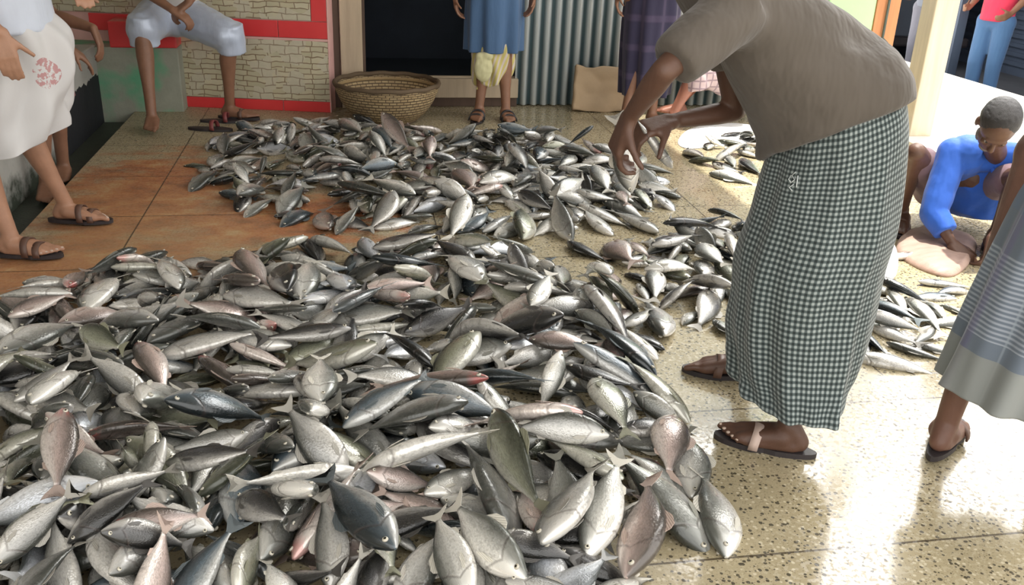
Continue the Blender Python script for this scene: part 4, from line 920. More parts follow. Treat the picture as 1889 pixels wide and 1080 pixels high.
for ln in """0 2 1 0 279 -526 1661 20 351 464 621 525
0 1 1 0 239 83 3527 18 618 749 -201 -132
0 7 1 0 294 -1081 2333 21 123 133 617 766
0 5 1 0 240 87 1408 22 475 629 -453 -417
0 2 1 0 293 -1229 2204 45 359 -334 763 -421
0 2 1 0 271 -1066 3049 136 602 -798 -14 -4
0 1 1 0 253 -192 3561 18 367 483 606 514
0 1 2 0 299 66 2584 40 567 572 -460 -373
0 5 2 0 251 -84 1695 46 686 666 -290 -38
0 1 1 0 248 78 3415 27 743 -507 -329 286
0 2 1 0 225 -153 2907 85 893 -200 107 388
0 4 2 0 251 402 3473 88 580 679 -287 -347
0 3 2 0 255 -991 1902 22 170 -177 606 -757
0 6 1 0 294 2 3461 26 508 -544 -551 377
0 1 1 0 264 -826 1838 49 747 -479 267 -377
0 4 1 0 271 -292 2191 32 297 847 395 197
0 1 2 0 299 837 3213 29 616 -739 235 -142
0 2 1 0 237 -156 2280 78 749 631 -194 -56
0 1 1 0 271 124 1537 20 91 152 761 625
0 4 1 0 233 776 2798 17 189 -193 -751 602
0 1 1 0 229 -152 1500 17 546 -420 -471 551
0 5 1 0 306 -79 1794 93 77 484 -776 -397
0 2 1 0 228 -595 2854 130 361 884 -10 298
0 1 1 0 290 551 2585 44 349 882 315 13
0 0 2 0 240 640 3108 21 592 709 -313 -218
0 2 1 0 237 568 2439 65 875 -465 7 -137
0 6 1 0 263 -187 2121 42 644 -747 -64 -150
0 3 1 0 302 -1066 2837 38 311 870 312 220
0 1 2 0 292 578 2116 51 700 696 -40 -157
0 5 1 0 269 263 2170 92 60 80 749 655
0 0 1 0 309 489 1636 22 179 259 731 605
0 1 1 0 242 -668 2057 18 603 728 -268 -187
0 5 2 0 301 -1118 3136 53 21 -336 -857 389
0 1 1 0 299 -891 2499 68 356 -821 -323 306
0 1 1 0 231 -963 2813 46 517 -660 528 -139
0 2 1 0 223 -1055 2417 22 743 513 -318 -289
0 5 1 0 263 -228 2602 19 617 -482 -408 469
0 3 1 0 255 -236 2314 19 169 169 -757 -608
0 1 1 0 291 -1124 2915 53 187 -81 -971 124
0 1 1 0 262 -625 1675 83 226 757 -344 -507
0 2 1 0 266 -912 2352 113 642 -724 227 -110
0 3 2 0 250 -1078 2188 71 743 642 -115 -151
0 1 1 0 266 -507 2828 22 295 280 -566 -717
0 3 1 0 302 -1104 1958 33 447 575 -615 -301
0 2 2 0 305 715 2952 45 422 -154 460 -766
0 1 1 0 227 332 2332 17 696 -552 -307 341
0 5 1 0 244 140 1831 49 859 -453 234 -41
0 1 1 0 276 -309 3540 60 790 609 64 34
0 2 2 0 239 192 2594 21 775 630 -49 -12
0 1 2 0 237 463 2634 39 45 -632 759 -148
0 1 2 0 279 266 2883 58 206 63 -782 585
0 1 2 0 277 675 3032 100 36 -63 -818 -570
0 7 2 0 225 789 2345 22 302 -269 -727 555
0 2 1 0 261 -715 2011 134 629 388 -530 -417
0 1 1 0 309 -437 2106 22 504 -642 435 -381
0 1 1 0 265 -381 2457 19 539 415 -476 -557
0 2 1 0 256 -673 1521 19 627 -774 52 -75
0 2 1 0 306 199 1501 54 591 -482 -556 332
0 5 1 0 246 413 2483 42 82 -154 886 430
0 1 1 0 265 -961 2600 119 174 42 859 480
0 4 1 0 295 -439 1542 24 583 695 344 242
0 4 1 0 226 -684 2419 20 585 563 327 484
0 1 2 0 238 -683 3164 27 751 606 211 156
0 2 1 0 289 -163 2976 51 257 111 -826 -489
0 4 1 0 247 -697 3105 64 70 49 -411 -907
0 4 2 0 282 -655 2948 124 284 -749 308 -513
0 4 1 0 309 -189 3178 22 653 513 -368 -419
0 1 1 0 239 -233 1951 18 206 215 -745 -597
0 1 1 0 252 472 1937 29 246 -181 -805 508
0 6 1 0 255 -118 3430 36 48 16 965 -259
0 2 1 0 233 -233 2035 126 645 629 -423 -95
0 3 1 0 301 899 3043 96 629 311 -310 -642
0 2 2 0 227 -373 3430 20 393 519 576 495
0 1 1 0 242 -623 3589 18 755 -622 111 -176
0 5 1 0 258 525 3229 93 123 -568 -544 605
0 6 2 0 224 12 3087 31 851 503 -55 138
0 2 1 0 302 739 2500 60 504 -240 342 -756
0 2 1 0 286 -621 1911 181 635 700 -22 -325
0 5 1 0 231 -151 2942 17 108 -173 756 -622
0 1 2 0 310 -768 3535 27 625 759 -159 -90
0 0 1 0 228 -1097 2125 43 688 683 -244 18
0 0 1 0 257 480 2307 21 588 -702 329 -230
0 3 1 0 252 -119 2707 55 254 162 -421 -856
0 4 1 0 306 -310 2347 60 196 -422 541 -700
0 1 2 0 262 903 2589 23 568 435 -458 -528
0 0 2 0 281 -936 2584 24 180 174 -756 -605
0 5 1 0 303 562 1866 56 81 -73 -588 801
0 3 1 0 230 218 3012 53 794 212 -389 -415
0 2 1 0 220 -676 3271 81 169 -129 -504 -837
0 3 1 0 263 221 3477 87 894 368 -61 247
0 1 2 0 222 381 2042 19 241 -250 -734 584
0 3 1 0 303 -690 2931 26 774 -629 -58 -36
0 1 1 0 221 -435 2261 57 560 534 364 518
0 2 1 0 289 -173 1795 69 263 -568 725 -289
0 4 2 0 306 495 2027 129 872 395 248 147
0 1 1 0 305 -311 2925 144 215 115 550 799
0 1 2 0 237 -308 3041 21 244 -161 -611 736
0 2 2 0 304 -520 1758 83 204 22 593 -779
0 3 1 0 300 -1168 2257 22 630 775 8 39
0 4 2 0 238 -1064 3009 93 472 -529 578 -404
0 2 1 0 224 625 3198 62 804 448 119 -373
0 2 1 0 250 122 2238 100 560 -559 227 -568
0 1 1 0 274 -593 3071 20 28 -6 -775 -631
0 4 2 0 306 -158 3646 36 524 -281 -410 692
0 7 1 0 221 -984 2505 64 473 485 421 603
0 1 1 0 261 -733 3401 44 824 -544 95 129
0 1 2 0 229 -675 1420 26 216 260 -576 -744
0 2 1 0 276 -753 2312 119 614 418 283 606
0 1 1 0 254 -590 2666 23 388 371 -512 -671
0 2 1 0 300 -703 1671 43 39 -823 560 -89
0 1 1 0 279 -742 3265 65 245 -303 803 -452
0 1 1 0 224 694 3537 19 416 549 -547 -475
0 4 1 0 237 123 3327 69 487 770 -396 -110
0 1 1 0 280 127 3211 64 231 42 833 -501
0 6 1 0 302 -1217 3088 22 347 -392 -669 528
0 1 1 0 227 -411 2816 68 515 -306 -530 600
0 6 1 0 280 -372 3283 53 819 -232 -51 521
0 0 1 0 257 -920 3010 33 308 -713 -536 332
0 6 2 0 252 -546 2632 51 310 48 -714 -626
0 3 1 0 238 -859 3028 61 579 -744 324 -82
0 6 1 0 290 71 2184 21 44 14 -775 -630
0 1 1 0 272 624 2263 20 469 602 488 423
0 1 1 0 235 -444 1663 113 70 -499 742 -442
0 1 2 0 224 -580 3350 21 534 -639 440 -337
0 7 1 0 294 847 2817 71 671 608 282 315
0 3 1 0 295 -355 3377 104 613 726 -123 288
0 6 1 0 307 -438 1662 39 187 30 -744 -641
0 7 1 0 276 139 2663 49 633 -613 -169 441
0 7 2 0 253 -691 2251 86 587 102 -450 -665
0 1 1 0 294 -227 2807 78 531 -268 -577 559
0 1 1 0 265 -446 3280 111 182 -176 936 244
0 0 2 0 288 460 1444 55 506 -816 -254 119
0 6 2 0 237 432 3296 21 495 587 -507 -392
0 1 1 0 226 573 3578 20 619 -723 -277 131
0 1 2 0 301 -536 2806 108 304 -285 557 -718
0 3 1 0 241 107 2807 72 96 101 -830 -540
0 6 1 0 235 316 3493 62 223 190 -803 -518
0 2 1 0 282 -130 2549 46 45 416 -826 -377
0 2 2 0 289 89 2191 67 722 327 -473 -385
0 1 1 0 248 89 2921 22 520 494 394 574
0 4 1 0 258 -600 2901 97 20 -282 -665 691
0 1 1 0 222 -753 2875 65 312 887 57 337
0 2 1 0 257 -87 2654 21 709 -643 -231 177
0 1 1 0 232 162 2461 64 417 -598 -615 300
0 7 1 0 293 285 1955 23 101 -97 769 -623
0 0 2 0 304 227 2382 26 458 529 -567 -434
0 1 1 0 302 -879 1672 37 41 -102 698 707
0 5 2 0 278 -373 2526 54 381 -80 -462 797
0 3 2 0 224 -548 2017 72 230 733 352 535
0 2 2 0 262 708 3134 81 677 108 -526 -504
0 6 1 0 283 -489 3131 32 545 -515 -367 551
0 1 1 0 291 4 2377 58 537 549 -589 -253
0 1 1 0 287 -633 1868 47 448 609 546 361
0 0 2 0 242 788 2100 21 631 774 -50 -1
0 7 1 0 271 -241 3068 51 417 -515 -374 649
0 7 1 0 235 93 2710 56 191 250 -853 -417
0 7 1 0 277 -1216 2984 38 551 434 283 654
0 1 1 0 306 502 1782 48 106 -389 -728 554
0 4 1 0 223 -733 1784 100 28 -214 -700 681
0 2 2 0 249 486 1785 100 674 -283 501 -464
0 3 2 0 289 497 3533 106 414 210 620 633
0 7 1 0 224 -1061 2437 97 332 662 388 549
0 7 2 0 237 -123 3258 32 713 -631 -111 286
0 4 1 0 265 -826 2930 33 27 -196 -749 632
0 3 1 0 291 555 3010 75 772 -462 315 -301
0 2 1 0 258 823 3129 19 604 -753 187 -184
0 5 1 0 235 -276 2627 69 8 242 795 557
0 5 1 0 274 115 2990 103 368 -817 320 -308
0 2 1 0 280 -929 3365 20 377 -336 535 -677
0 2 1 0 262 72 1619 28 429 -902 -50 -18
0 7 1 0 276 474 3321 77 6 259 696 -669
0 1 1 0 250 -68 1676 105 378 634 -437 -514
0 2 1 0 259 585 3104 98 271 80 -856 -433
0 1 2 0 223 -852 2251 49 109 301 942 -101
0 0 1 0 262 -103 2841 22 462 -526 570 -431
0 6 2 0 259 457 3531 26 357 336 655 575
0 6 2 0 283 -273 1929 86 440 -538 560 -451
0 5 1 0 263 -986 3434 19 621 525 351 464
0 4 1 0 236 303 3580 80 347 -511 -603 505
0 7 1 0 284 -707 1802 153 366 916 73 146
0 5 1 0 263 -216 1798 19 583 -699 -335 243
0 7 1 0 261 -441 3132 50 726 300 -47 -617
0 7 2 0 221 -590 2324 19 372 337 534 680
0 4 1 0 287 -660 1838 102 234 94 -619 744
0 1 1 0 290 -849 1612 112 669 610 -273 325
0 5 2 0 294 -422 2860 124 748 -598 117 263
0 6 1 0 262 243 3209 19 463 -596 497 -429
0 2 1 0 237 -703 2328 28 264 -238 -820 448
0 6 2 0 263 -729 2038 72 805 477 271 224
0 5 1 0 228 -599 2235 47 527 -33 -30 849
0 6 1 0 221 682 2832 69 377 429 -499 -652
0 2 1 0 272 -656 2747 113 313 337 525 -716
0 6 1 0 256 559 1805 19 725 601 193 275
0 5 1 0 277 844 2642 49 434 388 -587 -563
0 4 2 0 231 316 1582 75 706 233 -329 -582
0 4 1 0 262 -50 1401 19 677 -535 -336 377
0 7 1 0 286 -865 2799 34 165 486 719 469
0 1 2 0 262 -108 2002 150 356 818 -168 -420
0 1 1 0 223 216 2854 16 545 -648 -426 318
0 6 1 0 301 -99 2490 39 363 -397 448 -714
0 3 1 0 290 246 2122 57 732 -598 183 -270
0 5 1 0 264 -600 2067 79 687 689 224 52
0 2 1 0 264 -439 1870 97 146 -762 410 -480
0 0 1 0 257 -320 2714 96 846 -502 100 -149
0 1 2 0 225 -132 3177 47 693 692 164 -117
0 6 1 0 280 198 1757 35 958 254 -76 -110
0 2 1 0 284 -959 2066 94 581 326 -701 -255
0 7 1 0 265 65 3540 69 450 -413 -568 552
0 4 2 0 226 353 2276 30 450 839 193 236
0 6 2 0 227 636 2704 62 757 -592 268 -64
0 1 1 0 307 316 1588 22 480 563 -533 -410
0 0 2 0 271 -188 1999 47 677 369 463 436
0 2 1 0 283 -426 3127 98 512 604 402 460
0 0 1 0 261 226 3107 48 53 282 877 -387
0 4 1 0 227 255 3303 60 694 332 -139 -624
0 1 2 0 305 135 2083 166 764 632 -79 103
0 2 2 0 290 600 2450 25 126 -107 -768 619
0 1 1 0 279 -635 2817 60 307 169 660 665
0 7 1 0 259 112 2085 31 343 903 -257 -30
0 3 1 0 261 551 1877 137 531 -723 359 -258
0 2 1 0 246 382 3212 50 188 713 604 302
0 3 1 0 265 -24 3258 37 717 640 257 99
0 6 1 0 304 -820 3137 22 653 513 -368 -419
0 5 1 0 303 -344 3030 68 380 -358 -525 673
0 4 1 0 272 543 1874 99 277 -296 -682 609
0 2 1 0 239 -129 1801 94 558 -205 18 -804
0 2 1 0 290 13 2126 73 277 838 -284 -374
0 2 1 0 262 757 2202 42 413 237 -508 -718
0 7 1 0 228 -633 2778 30 35 125 673 -728
0 7 2 0 290 51 1931 72 242 -334 694 -589
0 4 1 0 228 -841 1745 39 135 -234 -421 866
0 2 2 0 301 -137 3367 52 77 -191 -957 -202
0 2 2 0 228 -507 1881 64 469 -557 198 -656
0 2 1 0 301 -617 2188 100 430 -457 -547 554
0 2 2 0 278 563 3027 32 70 146 -615 -772
0 6 1 0 281 508 3627 35 593 -766 -107 223
0 1 1 0 243 -1051 2204 22 642 751 143 60
0 0 1 0 302 -255 3257 95 286 948 -132 -53
0 4 1 0 227 -1021 3250 48 268 294 721 568
0 0 1 0 230 -500 1933 94 599 -122 -553 -567
0 3 2 0 300 -880 2388 26 260 -274 -725 575
0 2 1 0 244 -340 1666 66 350 812 -437 -164
0 6 1 0 301 -127 2069 108 397 289 -594 -637
0 2 2 0 239 819 2926 68 389 599 467 522
0 3 1 0 241 -285 1937 139 404 -100 495 -763
0 5 1 0 308 421 2019 185 453 -867 78 -191
0 1 2 0 237 676 2577 21 167 -251 734 -609
0 7 1 0 296 -687 1754 59 618 -328 -97 708
0 7 1 0 245 179 2478 32 452 -201 513 -701
0 2 1 0 296 344 2559 86 892 -442 -90 2
0 1 1 0 305 -656 2818 123 238 168 901 -322
0 2 1 0 253 -877 3335 126 865 254 60 428
0 2 1 0 266 -63 2388 19 707 561 -290 -319
0 4 1 0 272 556 3432 39 740 348 -290 -497
0 5 1 0 276 -729 1490 50 323 -76 680 -653
0 5 1 0 238 -979 3027 44 455 480 535 526
0 2 1 0 252 -726 2384 77 446 625 565 302
0 3 1 0 265 -1006 2489 150 356 369 -593 -620
0 3 1 0 240 804 2625 18 237 -328 703 -585
0 3 2 0 304 -800 3306 28 394 -264 -574 667
0 3 2 0 295 -487 2251 79 5 -251 -811 528
0 2 1 0 304 -75 3645 60 208 384 810 392
0 4 1 0 280 -576 1825 109 576 -78 -260 -771
0 6 1 0 300 212 3279 119 50 -213 600 -769
0 1 1 0 293 162 2854 29 418 -715 -504 245
0 6 1 0 306 -81 2359 63 470 -251 682 -501
0 7 1 0 260 109 3583 27 246 -86 -448 855
0 6 1 0 228 -591 1896 69 109 -476 -749 -448
0 2 1 0 253 -464 2697 69 626 -472 -465 411
0 1 2 0 307 -861 2694 70 200 30 452 -869
0 1 1 0 246 30 2499 18 678 535 -335 -376
0 2 1 0 251 9 2779 40 700 -713 -45 31
0 1 1 0 240 447 1568 22 752 -593 218 -189
0 2 1 0 296 331 2798 47 858 248 -41 448
0 0 1 0 302 577 3049 161 718 602 -179 -300
0 3 2 0 231 -282 2730 60 222 -298 -673 639
0 2 2 0 297 244 1594 38 359 724 -550 -210
0 3 1 0 274 -455 2595 20 152 -156 612 -760
0 7 1 0 247 -257 1706 52 881 360 92 -294
0 3 1 0 250 -743 3321 108 6 -11 -843 -538
0 3 2 0 276 -37 2043 101 644 -701 279 125
0 3 1 0 221 307 2410 54 807 584 93 -10
0 4 1 0 271 -423 2260 20 202 -210 -747 598
0 1 1 0 301 -339 3195 57 679 449 480 327
0 6 1 0 227 -505 2078 23 653 309 -340 -603
0 5 2 0 294 933 2889 33 624 513 430 403
0 2 1 0 257 -806 3489 75 748 528 255 312
0 2 2 0 285 51 2840 109 86 -22 610 788
0 6 2 0 303 396 2660 26 382 507 587 503
0 7 1 0 298 552 2675 49 690 -628 -95 347
0 4 1 0 229 520 1558 47 260 -52 -723 638
0 1 1 0 226 151 3272 17 679 -536 -334 375
0 2 1 0 235 401 2143 42 643 564 463 232
0 4 1 0 222 -835 2815 77 204 246 637 701
0 2 1 0 273 -771 1681 20 633 -534 337 -448
0 6 1 0 300 -347 1916 39 623 -373 202 -657
0 1 2 0 248 414 1830 55 117 -181 617 757
0 1 1 0 237 -888 2168 53 692 -647 234 -218
0 2 1 0 250 -491 3480 34 236 23 391 889
0 2 1 0 262 3 2222 114 285 -862 336 -252
0 5 1 0 234 269 2134 17 254 -238 585 -733
0 3 1 0 292 -245 3352 36 577 675 -420 -187
0 4 2 0 239 -405 3646 21 775 630 -37 3
0 5 2 0 310 300 3614 32 563 -763 -242 207
0 5 1 0 239 -791 2769 32 494 -312 -601 546
0 2 1 0 289 778 3140 94 424 653 577 247
0 1 1 0 241 340 3203 18 631 532 340 451
0 1 1 0 265 -103 2212 42 452 -422 679 -396
0 6 1 0 285 -796 1581 76 642 -608 297 -362
0 6 1 0 232 786 3410 19 454 -334 536 -629
0 1 1 0 301 709 2844 105 509 845 161 8
0 3 1 0 275 -464 1989 99 365 -210 -799 429
0 7 1 0 254 -821 2023 19 631 774 -54 -11
0 0 1 0 284 721 2745 37 350 172 643 660
0 1 1 0 279 -1024 3180 23 236 377 722 530
0 3 1 0 249 310 1383 50 539 413 187 710
0 2 1 0 287 237 2259 69 675 -679 225 -181
0 3 2 0 286 949 2983 105 679 622 309 -238
0 5 2 0 290 293 3371 25 504 440 453 589
0 0 1 0 307 -688 2649 50 954 191 -118 197
0 6 1 0 228 -926 2202 24 184 22 -603 -776
0 2 2 0 221 -140 3039 68 54 -497 677 -541
0 5 1 0 273 -969 3041 87 758 351 -217 -505
0 3 1 0 281 -300 3616 69 555 -801 -213 68
0 1 1 0 239 -612 2173 18 234 -249 -734 587
0 7 1 0 307 -1038 2052 26 501 -676 379 -386
0 1 1 0 226 -426 1755 134 419 878 -46 -228
0 3 1 0 287 476 2105 35 119 -338 725 -588
0 6 1 0 249 -129 3129 68 152 -40 -437 -886
0 0 1 0 283 125 3144 74 64 20 666 -743
0 1 1 0 247 539 3358 18 95 157 759 624
0 2 1 0 287 551 3325 73 832 -429 58 -347
0 1 1 0 303 -771 1615 118 444 486 -581 -478
0 4 2 0 294 52 2889 63 100 196 951 -219
0 1 1 0 310 -295 3088 108 306 344 -688 -561
0 1 1 0 256 -1003 2698 51 166 -68 15 -984
0 6 2 0 223 -785 2211 20 321 341 -686 -556
0 1 1 0 300 -1153 3051 77 837 416 121 -336
0 5 2 0 271 580 2904 70 318 -120 876 -342
0 7 1 0 225 182 3272 43 783 -366 -293 408
0 5 1 0 263 123 3666 23 612 670 -363 -212
0 5 1 0 260 -835 2955 86 101 -355 783 -501
0 1 2 0 268 83 2323 30 815 472 -205 -268
0 6 1 0 269 -819 3462 28 695 -577 327 -277
0 1 2 0 243 -1070 2600 30 485 -445 371 -656
0 4 1 0 286 -5 2997 44 351 240 457 781
0 4 1 0 266 -976 2520 104 531 829 121 125
0 1 1 0 235 677 2238 32 600 729 314 100
0 7 1 0 256 -400 2810 30 672 599 -203 -385
0 6 1 0 252 -1033 3085 18 375 -276 -568 679
0 7 1 0 267 -736 2549 61 540 500 194 649
0 2 1 0 249 -453 2146 64 218 -25 -628 -747
0 4 2 0 222 -529 2947 86 246 -835 -103 480
0 1 1 0 237 -1049 3243 82 75 -122 -808 572
0 0 1 0 310 96 1897 22 168 169 608 757
0 1 1 0 265 -504 1650 100 246 390 555 693
0 4 2 0 281 -868 3293 75 444 266 523 677
0 2 1 0 275 -356 3441 64 744 519 -284 -312
0 2 1 0 224 808 2726 95 352 -319 -747 465
0 2 1 0 252 75 2306 91 396 613 -672 -127
0 2 1 0 299 -758 1897 22 582 729 263 245
0 0 1 0 309 -384 1438 22 614 762 142 148
0 1 1 0 229 -284 2699 26 500 390 574 518
0 2 1 0 289 336 2006 108 267 956 101 -69
0 5 1 0 250 972 3120 36 94 -105 -442 -886
0 0 1 0 241 -381 2041 59 682 -347 -350 540
0 1 2 0 256 806 2942 22 620 -751 -195 120
0 1 1 0 285 8 1665 38 696 464 407 366
0 4 1 0 227 960 2753 17 718 572 -268 -292
0 1 1 0 259 -570 3180 39 632 627 334 311
0 0 1 0 222 -640 1920 149 494 815 280 117
0 1 1 0 238 -757 2254 147 273 52 475 835
0 6 1 0 220 67 3056 16 773 631 15 59
0 1 2 0 222 -534 3428 19 602 -752 188 -191
0 2 2 0 250 -1200 2817 22 154 -236 739 -612
0 1 1 0 257 273 2066 125 387 -18 -552 -738
0 2 1 0 296 -811 2602 70 223 -474 -497 691
0 4 1 0 270 -26 2710 78 528 -355 636 -436
0 5 2 0 248 512 3185 38 828 -479 -211 200
0 1 2 0 243 -62 1979 38 348 -130 178 -911
0 5 1 0 223 529 1396 16 106 119 620 768
0 5 1 0 275 602 1998 23 348 -202 -599 693
0 0 2 0 251 -100 2840 65 639 -748 73 163
0 0 2 0 226 -1042 3133 127 457 -782 -246 345
0 0 2 0 302 -752 2252 57 174 323 783 502
0 3 1 0 259 -723 1913 68 472 -655 422 -412
0 4 1 0 309 247 2052 79 288 296 447 794
0 1 1 0 244 717 3412 39 384 -438 -664 468
0 1 1 0 300 -514 2471 37 796 -415 270 -348
0 1 1 0 239 65 3319 86 29 -321 -294 900
0 0 1 0 304 -274 1629 26 304 413 611 603
0 4 1 0 265 -961 2042 51 357 53 -622 -695
0 7 2 0 251 400 1546 47 484 -364 -680 413
0 7 1 0 282 -693 3199 57 187 -235 566 -768
0 1 1 0 222 -266 1535 54 154 7 -513 -844
0 1 1 0 277 -768 2580 126 832 411 -217 -303
0 1 1 0 307 -463 1824 37 535 -520 -360 559
0 3 2 0 250 -254 2056 48 43 141 442 -885
0 3 1 0 254 -310 2600 39 740 -469 255 -409
0 7 1 0 277 578 3540 59 506 820 257 70
1 3 1 0 206 1256 5379 26 38 32 -965 256
1 4 1 0 245 919 4639 28 431 899 1 77
1 2 1 0 270 469 5197 20 467 -394 -542 577
1 7 1 0 237 969 4783 17 37 -3 -631 -775
1 7 1 0 259 1104 4508 68 761 -628 48 151
1 6 1 0 237 1452 5053 17 308 -220 -592 712
1 3 1 0 232 -416 5654 44 650 373 -400 -528
1 3 2 0 236 91 5634 48 674 -561 -325 355
1 5 2 0 208 -72 4894 18 459 595 497 434
1 3 1 0 226 -433 5374 55 836 -381 -336 209
1 2 1 0 200 -184 5140 35 5 327 -822 -467
1 1 1 0 223 982 4545 74 431 -521 128 -726
1 7 1 0 206 522 5023 62 371 -903 164 145
1 6 1 0 203 984 4748 58 122 27 -801 586
1 7 1 0 217 714 4508 16 135 205 748 617
1 3 1 0 223 108 5406 17 94 43 -626 -773
1 4 1 0 266 178 4833 45 203 -264 614 -715
1 3 1 0 270 935 4868 52 347 -272 -615 654
1 5 1 0 258 438 5020 118 651 -378 -466 465
1 1 2 0 239 -706 5368 49 512 425 214 715
1 6 1 0 206 1230 4181 15 756 622 109 174
1 3 2 0 260 -301 4665 23 259 247 581 731
1 5 1 0 236 -450 4676 28 560 -212 255 -759
1 6 1 0 218 -147 4617 73 712 -681 -127 117
1 4 1 0 214 1328 4502 31 351 -498 652 -452
1 2 1 0 210 832 5442 91 458 373 -543 -597
1 1 2 0 215 291 4385 21 744 -590 226 -217
1 1 1 0 203 284 5298 17 464 -306 -553 621
1 1 1 0 215 1027 4305 49 371 433 307 762
1 0 2 0 236 1129 5477 55 364 195 -820 -396
1 0 2 0 218 172 5257 78 538 -110 -666 505
1 7 2 0 211 1554 4263 30 568 -601 491 -273
1 5 1 0 250 1176 5429 18 111 -96 -769 622
1 2 1 0 256 1283 4284 29 523 765 -360 -109
1 1 1 0 216 157 5287 42 443 361 -253 -780
1 6 1 0 208 280 5387 46 261 162 -769 -560
1 1 1 0 220 1557 4994 26 306 96 -583 -746
1 2 1 0 221 -297 4545 61 561 -218 589 -539
1 0 1 0 263 1109 5553 19 88 39 -630 -770
1 2 2 0 223 831 4078 20 629 -775 22 -57
1 1 1 0 221 -349 5598 50 571 -443 -604 336
1 0 2 0 211 1057 4192 68 472 874 -9 -117
1 1 1 0 245 477 4170 57 677 -692 216 -127
1 2 1 0 211 78 5386 83 392 -679 -533 318
1 1 1 0 218 1278 4598 16 292 268 572 718
1 5 2 0 208 429 5084 18 480 557 -540 -410
1 1 1 0 269 -103 5126 55 767 139 266 567
1 1 1 0 240 415 5613 18 188 192 -751 -603
1 1 1 0 208 314 5208 39 416 -344 491 -684
1 7 1 0 236 -202 5578 105 521 186 533 640
1 7 1 0 212 -263 5572 16 666 -559 295 -397
1 5 1 0 228 1532 4824 17 471 409 481 616
1 6 1 0 224 888 4284 21 433 406 -484 -643
1 1 1 0 255 388 4999 90 539 596 447 394
1 6 1 0 246 136 4758 89 198 958 193 72
1 6 1 0 218 1116 4998 37 93 -323 -667 665
1 1 1 0 258 667 4870 19 411 534 562 480
1 4 1 0 216 -163 5704 35 483 809 333 40
1 1 1 0 244 850 4790 45 286 -453 -618 575
1 2 2 0 255 -232 5363 47 391 461 381 700
1 5 1 0 229 -518 5658 49 684 -696 214 -42
1 2 1 0 259 -209 4712 69 526 -554 320 -560
1 3 1 0 229 -336 5822 17 233 248 -735 -587
1 2 1 0 219 1246 4368 37 886 257 -258 -285
1 5 2 0 263 1421 5239 67 450 -637 544 -308
1 0 1 0 260 1163 5225 24 556 770 -229 -214
1 5 1 0 217 1320 4185 76 529 512 480 477
1 6 1 0 247 1019 5516 97 74 -183 -940 278
1 2 1 0 223 236 5033 16 105 -53 -629 768
1 4 1 0 226 854 5283 31 274 -73 -660 696
1 7 2 0 248 -656 5693 24 631 775 30 -27
1 3 1 0 267 72 4241 57 649 -261 272 -660
1 3 1 0 269 -311 5203 28 746 -425 261 -442
1 2 2 0 206 568 4803 62 859 -381 174 -296
1 1 1 0 235 11 5698 17 480 -364 -516 609
1 6 1 0 204 -342 5650 23 368 -364 -490 701
1 1 1 0 268 -57 4761 63 419 -642 557 -320
1 2 1 0 225 218 5400 79 495 -808 232 -222
1 0 2 0 244 -497 5878 43 816 -452 -114 342
1 3 2 0 233 -412 5537 95 571 -442 -331 608
1 2 1 0 237 105 5872 17 270 368 683 571
1 1 1 0 221 521 5419 20 496 532 -573 -378
1 2 2 0 242 1317 4122 31 267 -200 -805 490
1 3 2 0 208 1006 5541 62 896 -404 90 -164
1 5 1 0 224 179 5640 36 330 722 446 414
1 6 1 0 265 1120 4791 42 675 269 -432 -534
1 1 1 0 235 -630 4824 17 756 -608 -172 172
1 5 1 0 259 619 4536 44 160 498 -678 -517
1 6 2 0 202 -543 4488 18 137 -121 -766 616
1 7 1 0 243 941 5425 33 324 -659 -665 136
1 1 1 0 207 -268 4434 15 575 689 -356 -260
1 4 1 0 200 1287 4649 38 806 561 -50 -182
1 2 2 0 202 666 5203 18 252 264 -729 -579
1 2 1 0 223 767 4676 16 522 401 -488 -573
1 3 1 0 204 460 4842 20 559 478 357 576
1 6 1 0 262 205 5334 97 378 -391 -772 329
1 1 2 0 232 390 4256 87 411 360 -702 -457
1 1 1 0 214 203 4554 17 763 625 -89 -140
1 7 1 0 253 1119 4385 19 559 478 413 537
1 5 1 0 214 993 4099 16 408 -469 -617 482
1 1 1 0 244 32 4300 24 298 -564 654 -406
1 1 2 0 202 898 4830 70 333 -312 -779 431
1 2 2 0 262 1331 4725 60 25 -21 -660 751
1 5 1 0 209 385 5724 31 394 -888 236 0
1 3 1 0 246 164 4704 18 519 -614 -474 359
1 7 1 0 231 -392 5852 20 171 201 -807 -529
1 7 1 0 214 -582 5582 16 148 -88 -625 761
1 2 1 0 254 596 4925 54 12 -31 789 614
1 6 2 0 250 1103 5144 61 483 319 -498 -646
1 1 1 0 242 368 5793 18 194 -200 -749 601
1 6 1 0 262 939 5634 27 567 748 -324 -120
1 4 1 0 217 1035 5314 16 465 404 485 621
1 4 2 0 247 1500 4431 22 490 570 -526 -399
1 7 1 0 207 -753 5542 42 428 372 -571 -593
1 1 2 0 255 499 4220 97 232 -267 -935 -22
1 4 1 0 257 1330 5119 21 517 -448 -445 578
1 7 1 0 246 369 4213 33 175 947 250 97
1 1 1 0 225 1624 5101 17 199 130 -618 -750
1 1 1 0 235 -12 4574 69 271 655 665 237
1 1 2 0 236 929 5176 21 299 -276 568 -716
1 4 1 0 230 891 5734 28 408 -338 360 -768
1 0 1 0 253 376 5267 19 506 597 -495 -377
1 2 1 0 264 -215 5819 49 122 -147 -856 -480
1 2 1 0 207 1173 5065 17 755 -604 186 -177
1 5 1 0 204 338 4428 47 127 -236 -165 949
1 1 1 0 201 -91 5823 64 217 942 -243 -84
1 2 1 0 212 708 5247 62 675 293 372 566
1 3 1 0 218 919 4402 16 549 694 347 311
1 4 2 0 208 102 4264 18 587 -702 -330 232
1 4 2 0 248 -34 4830 97 8 -99 -824 -558
1 2 1 0 202 54 5696 46 268 190 -544 -772
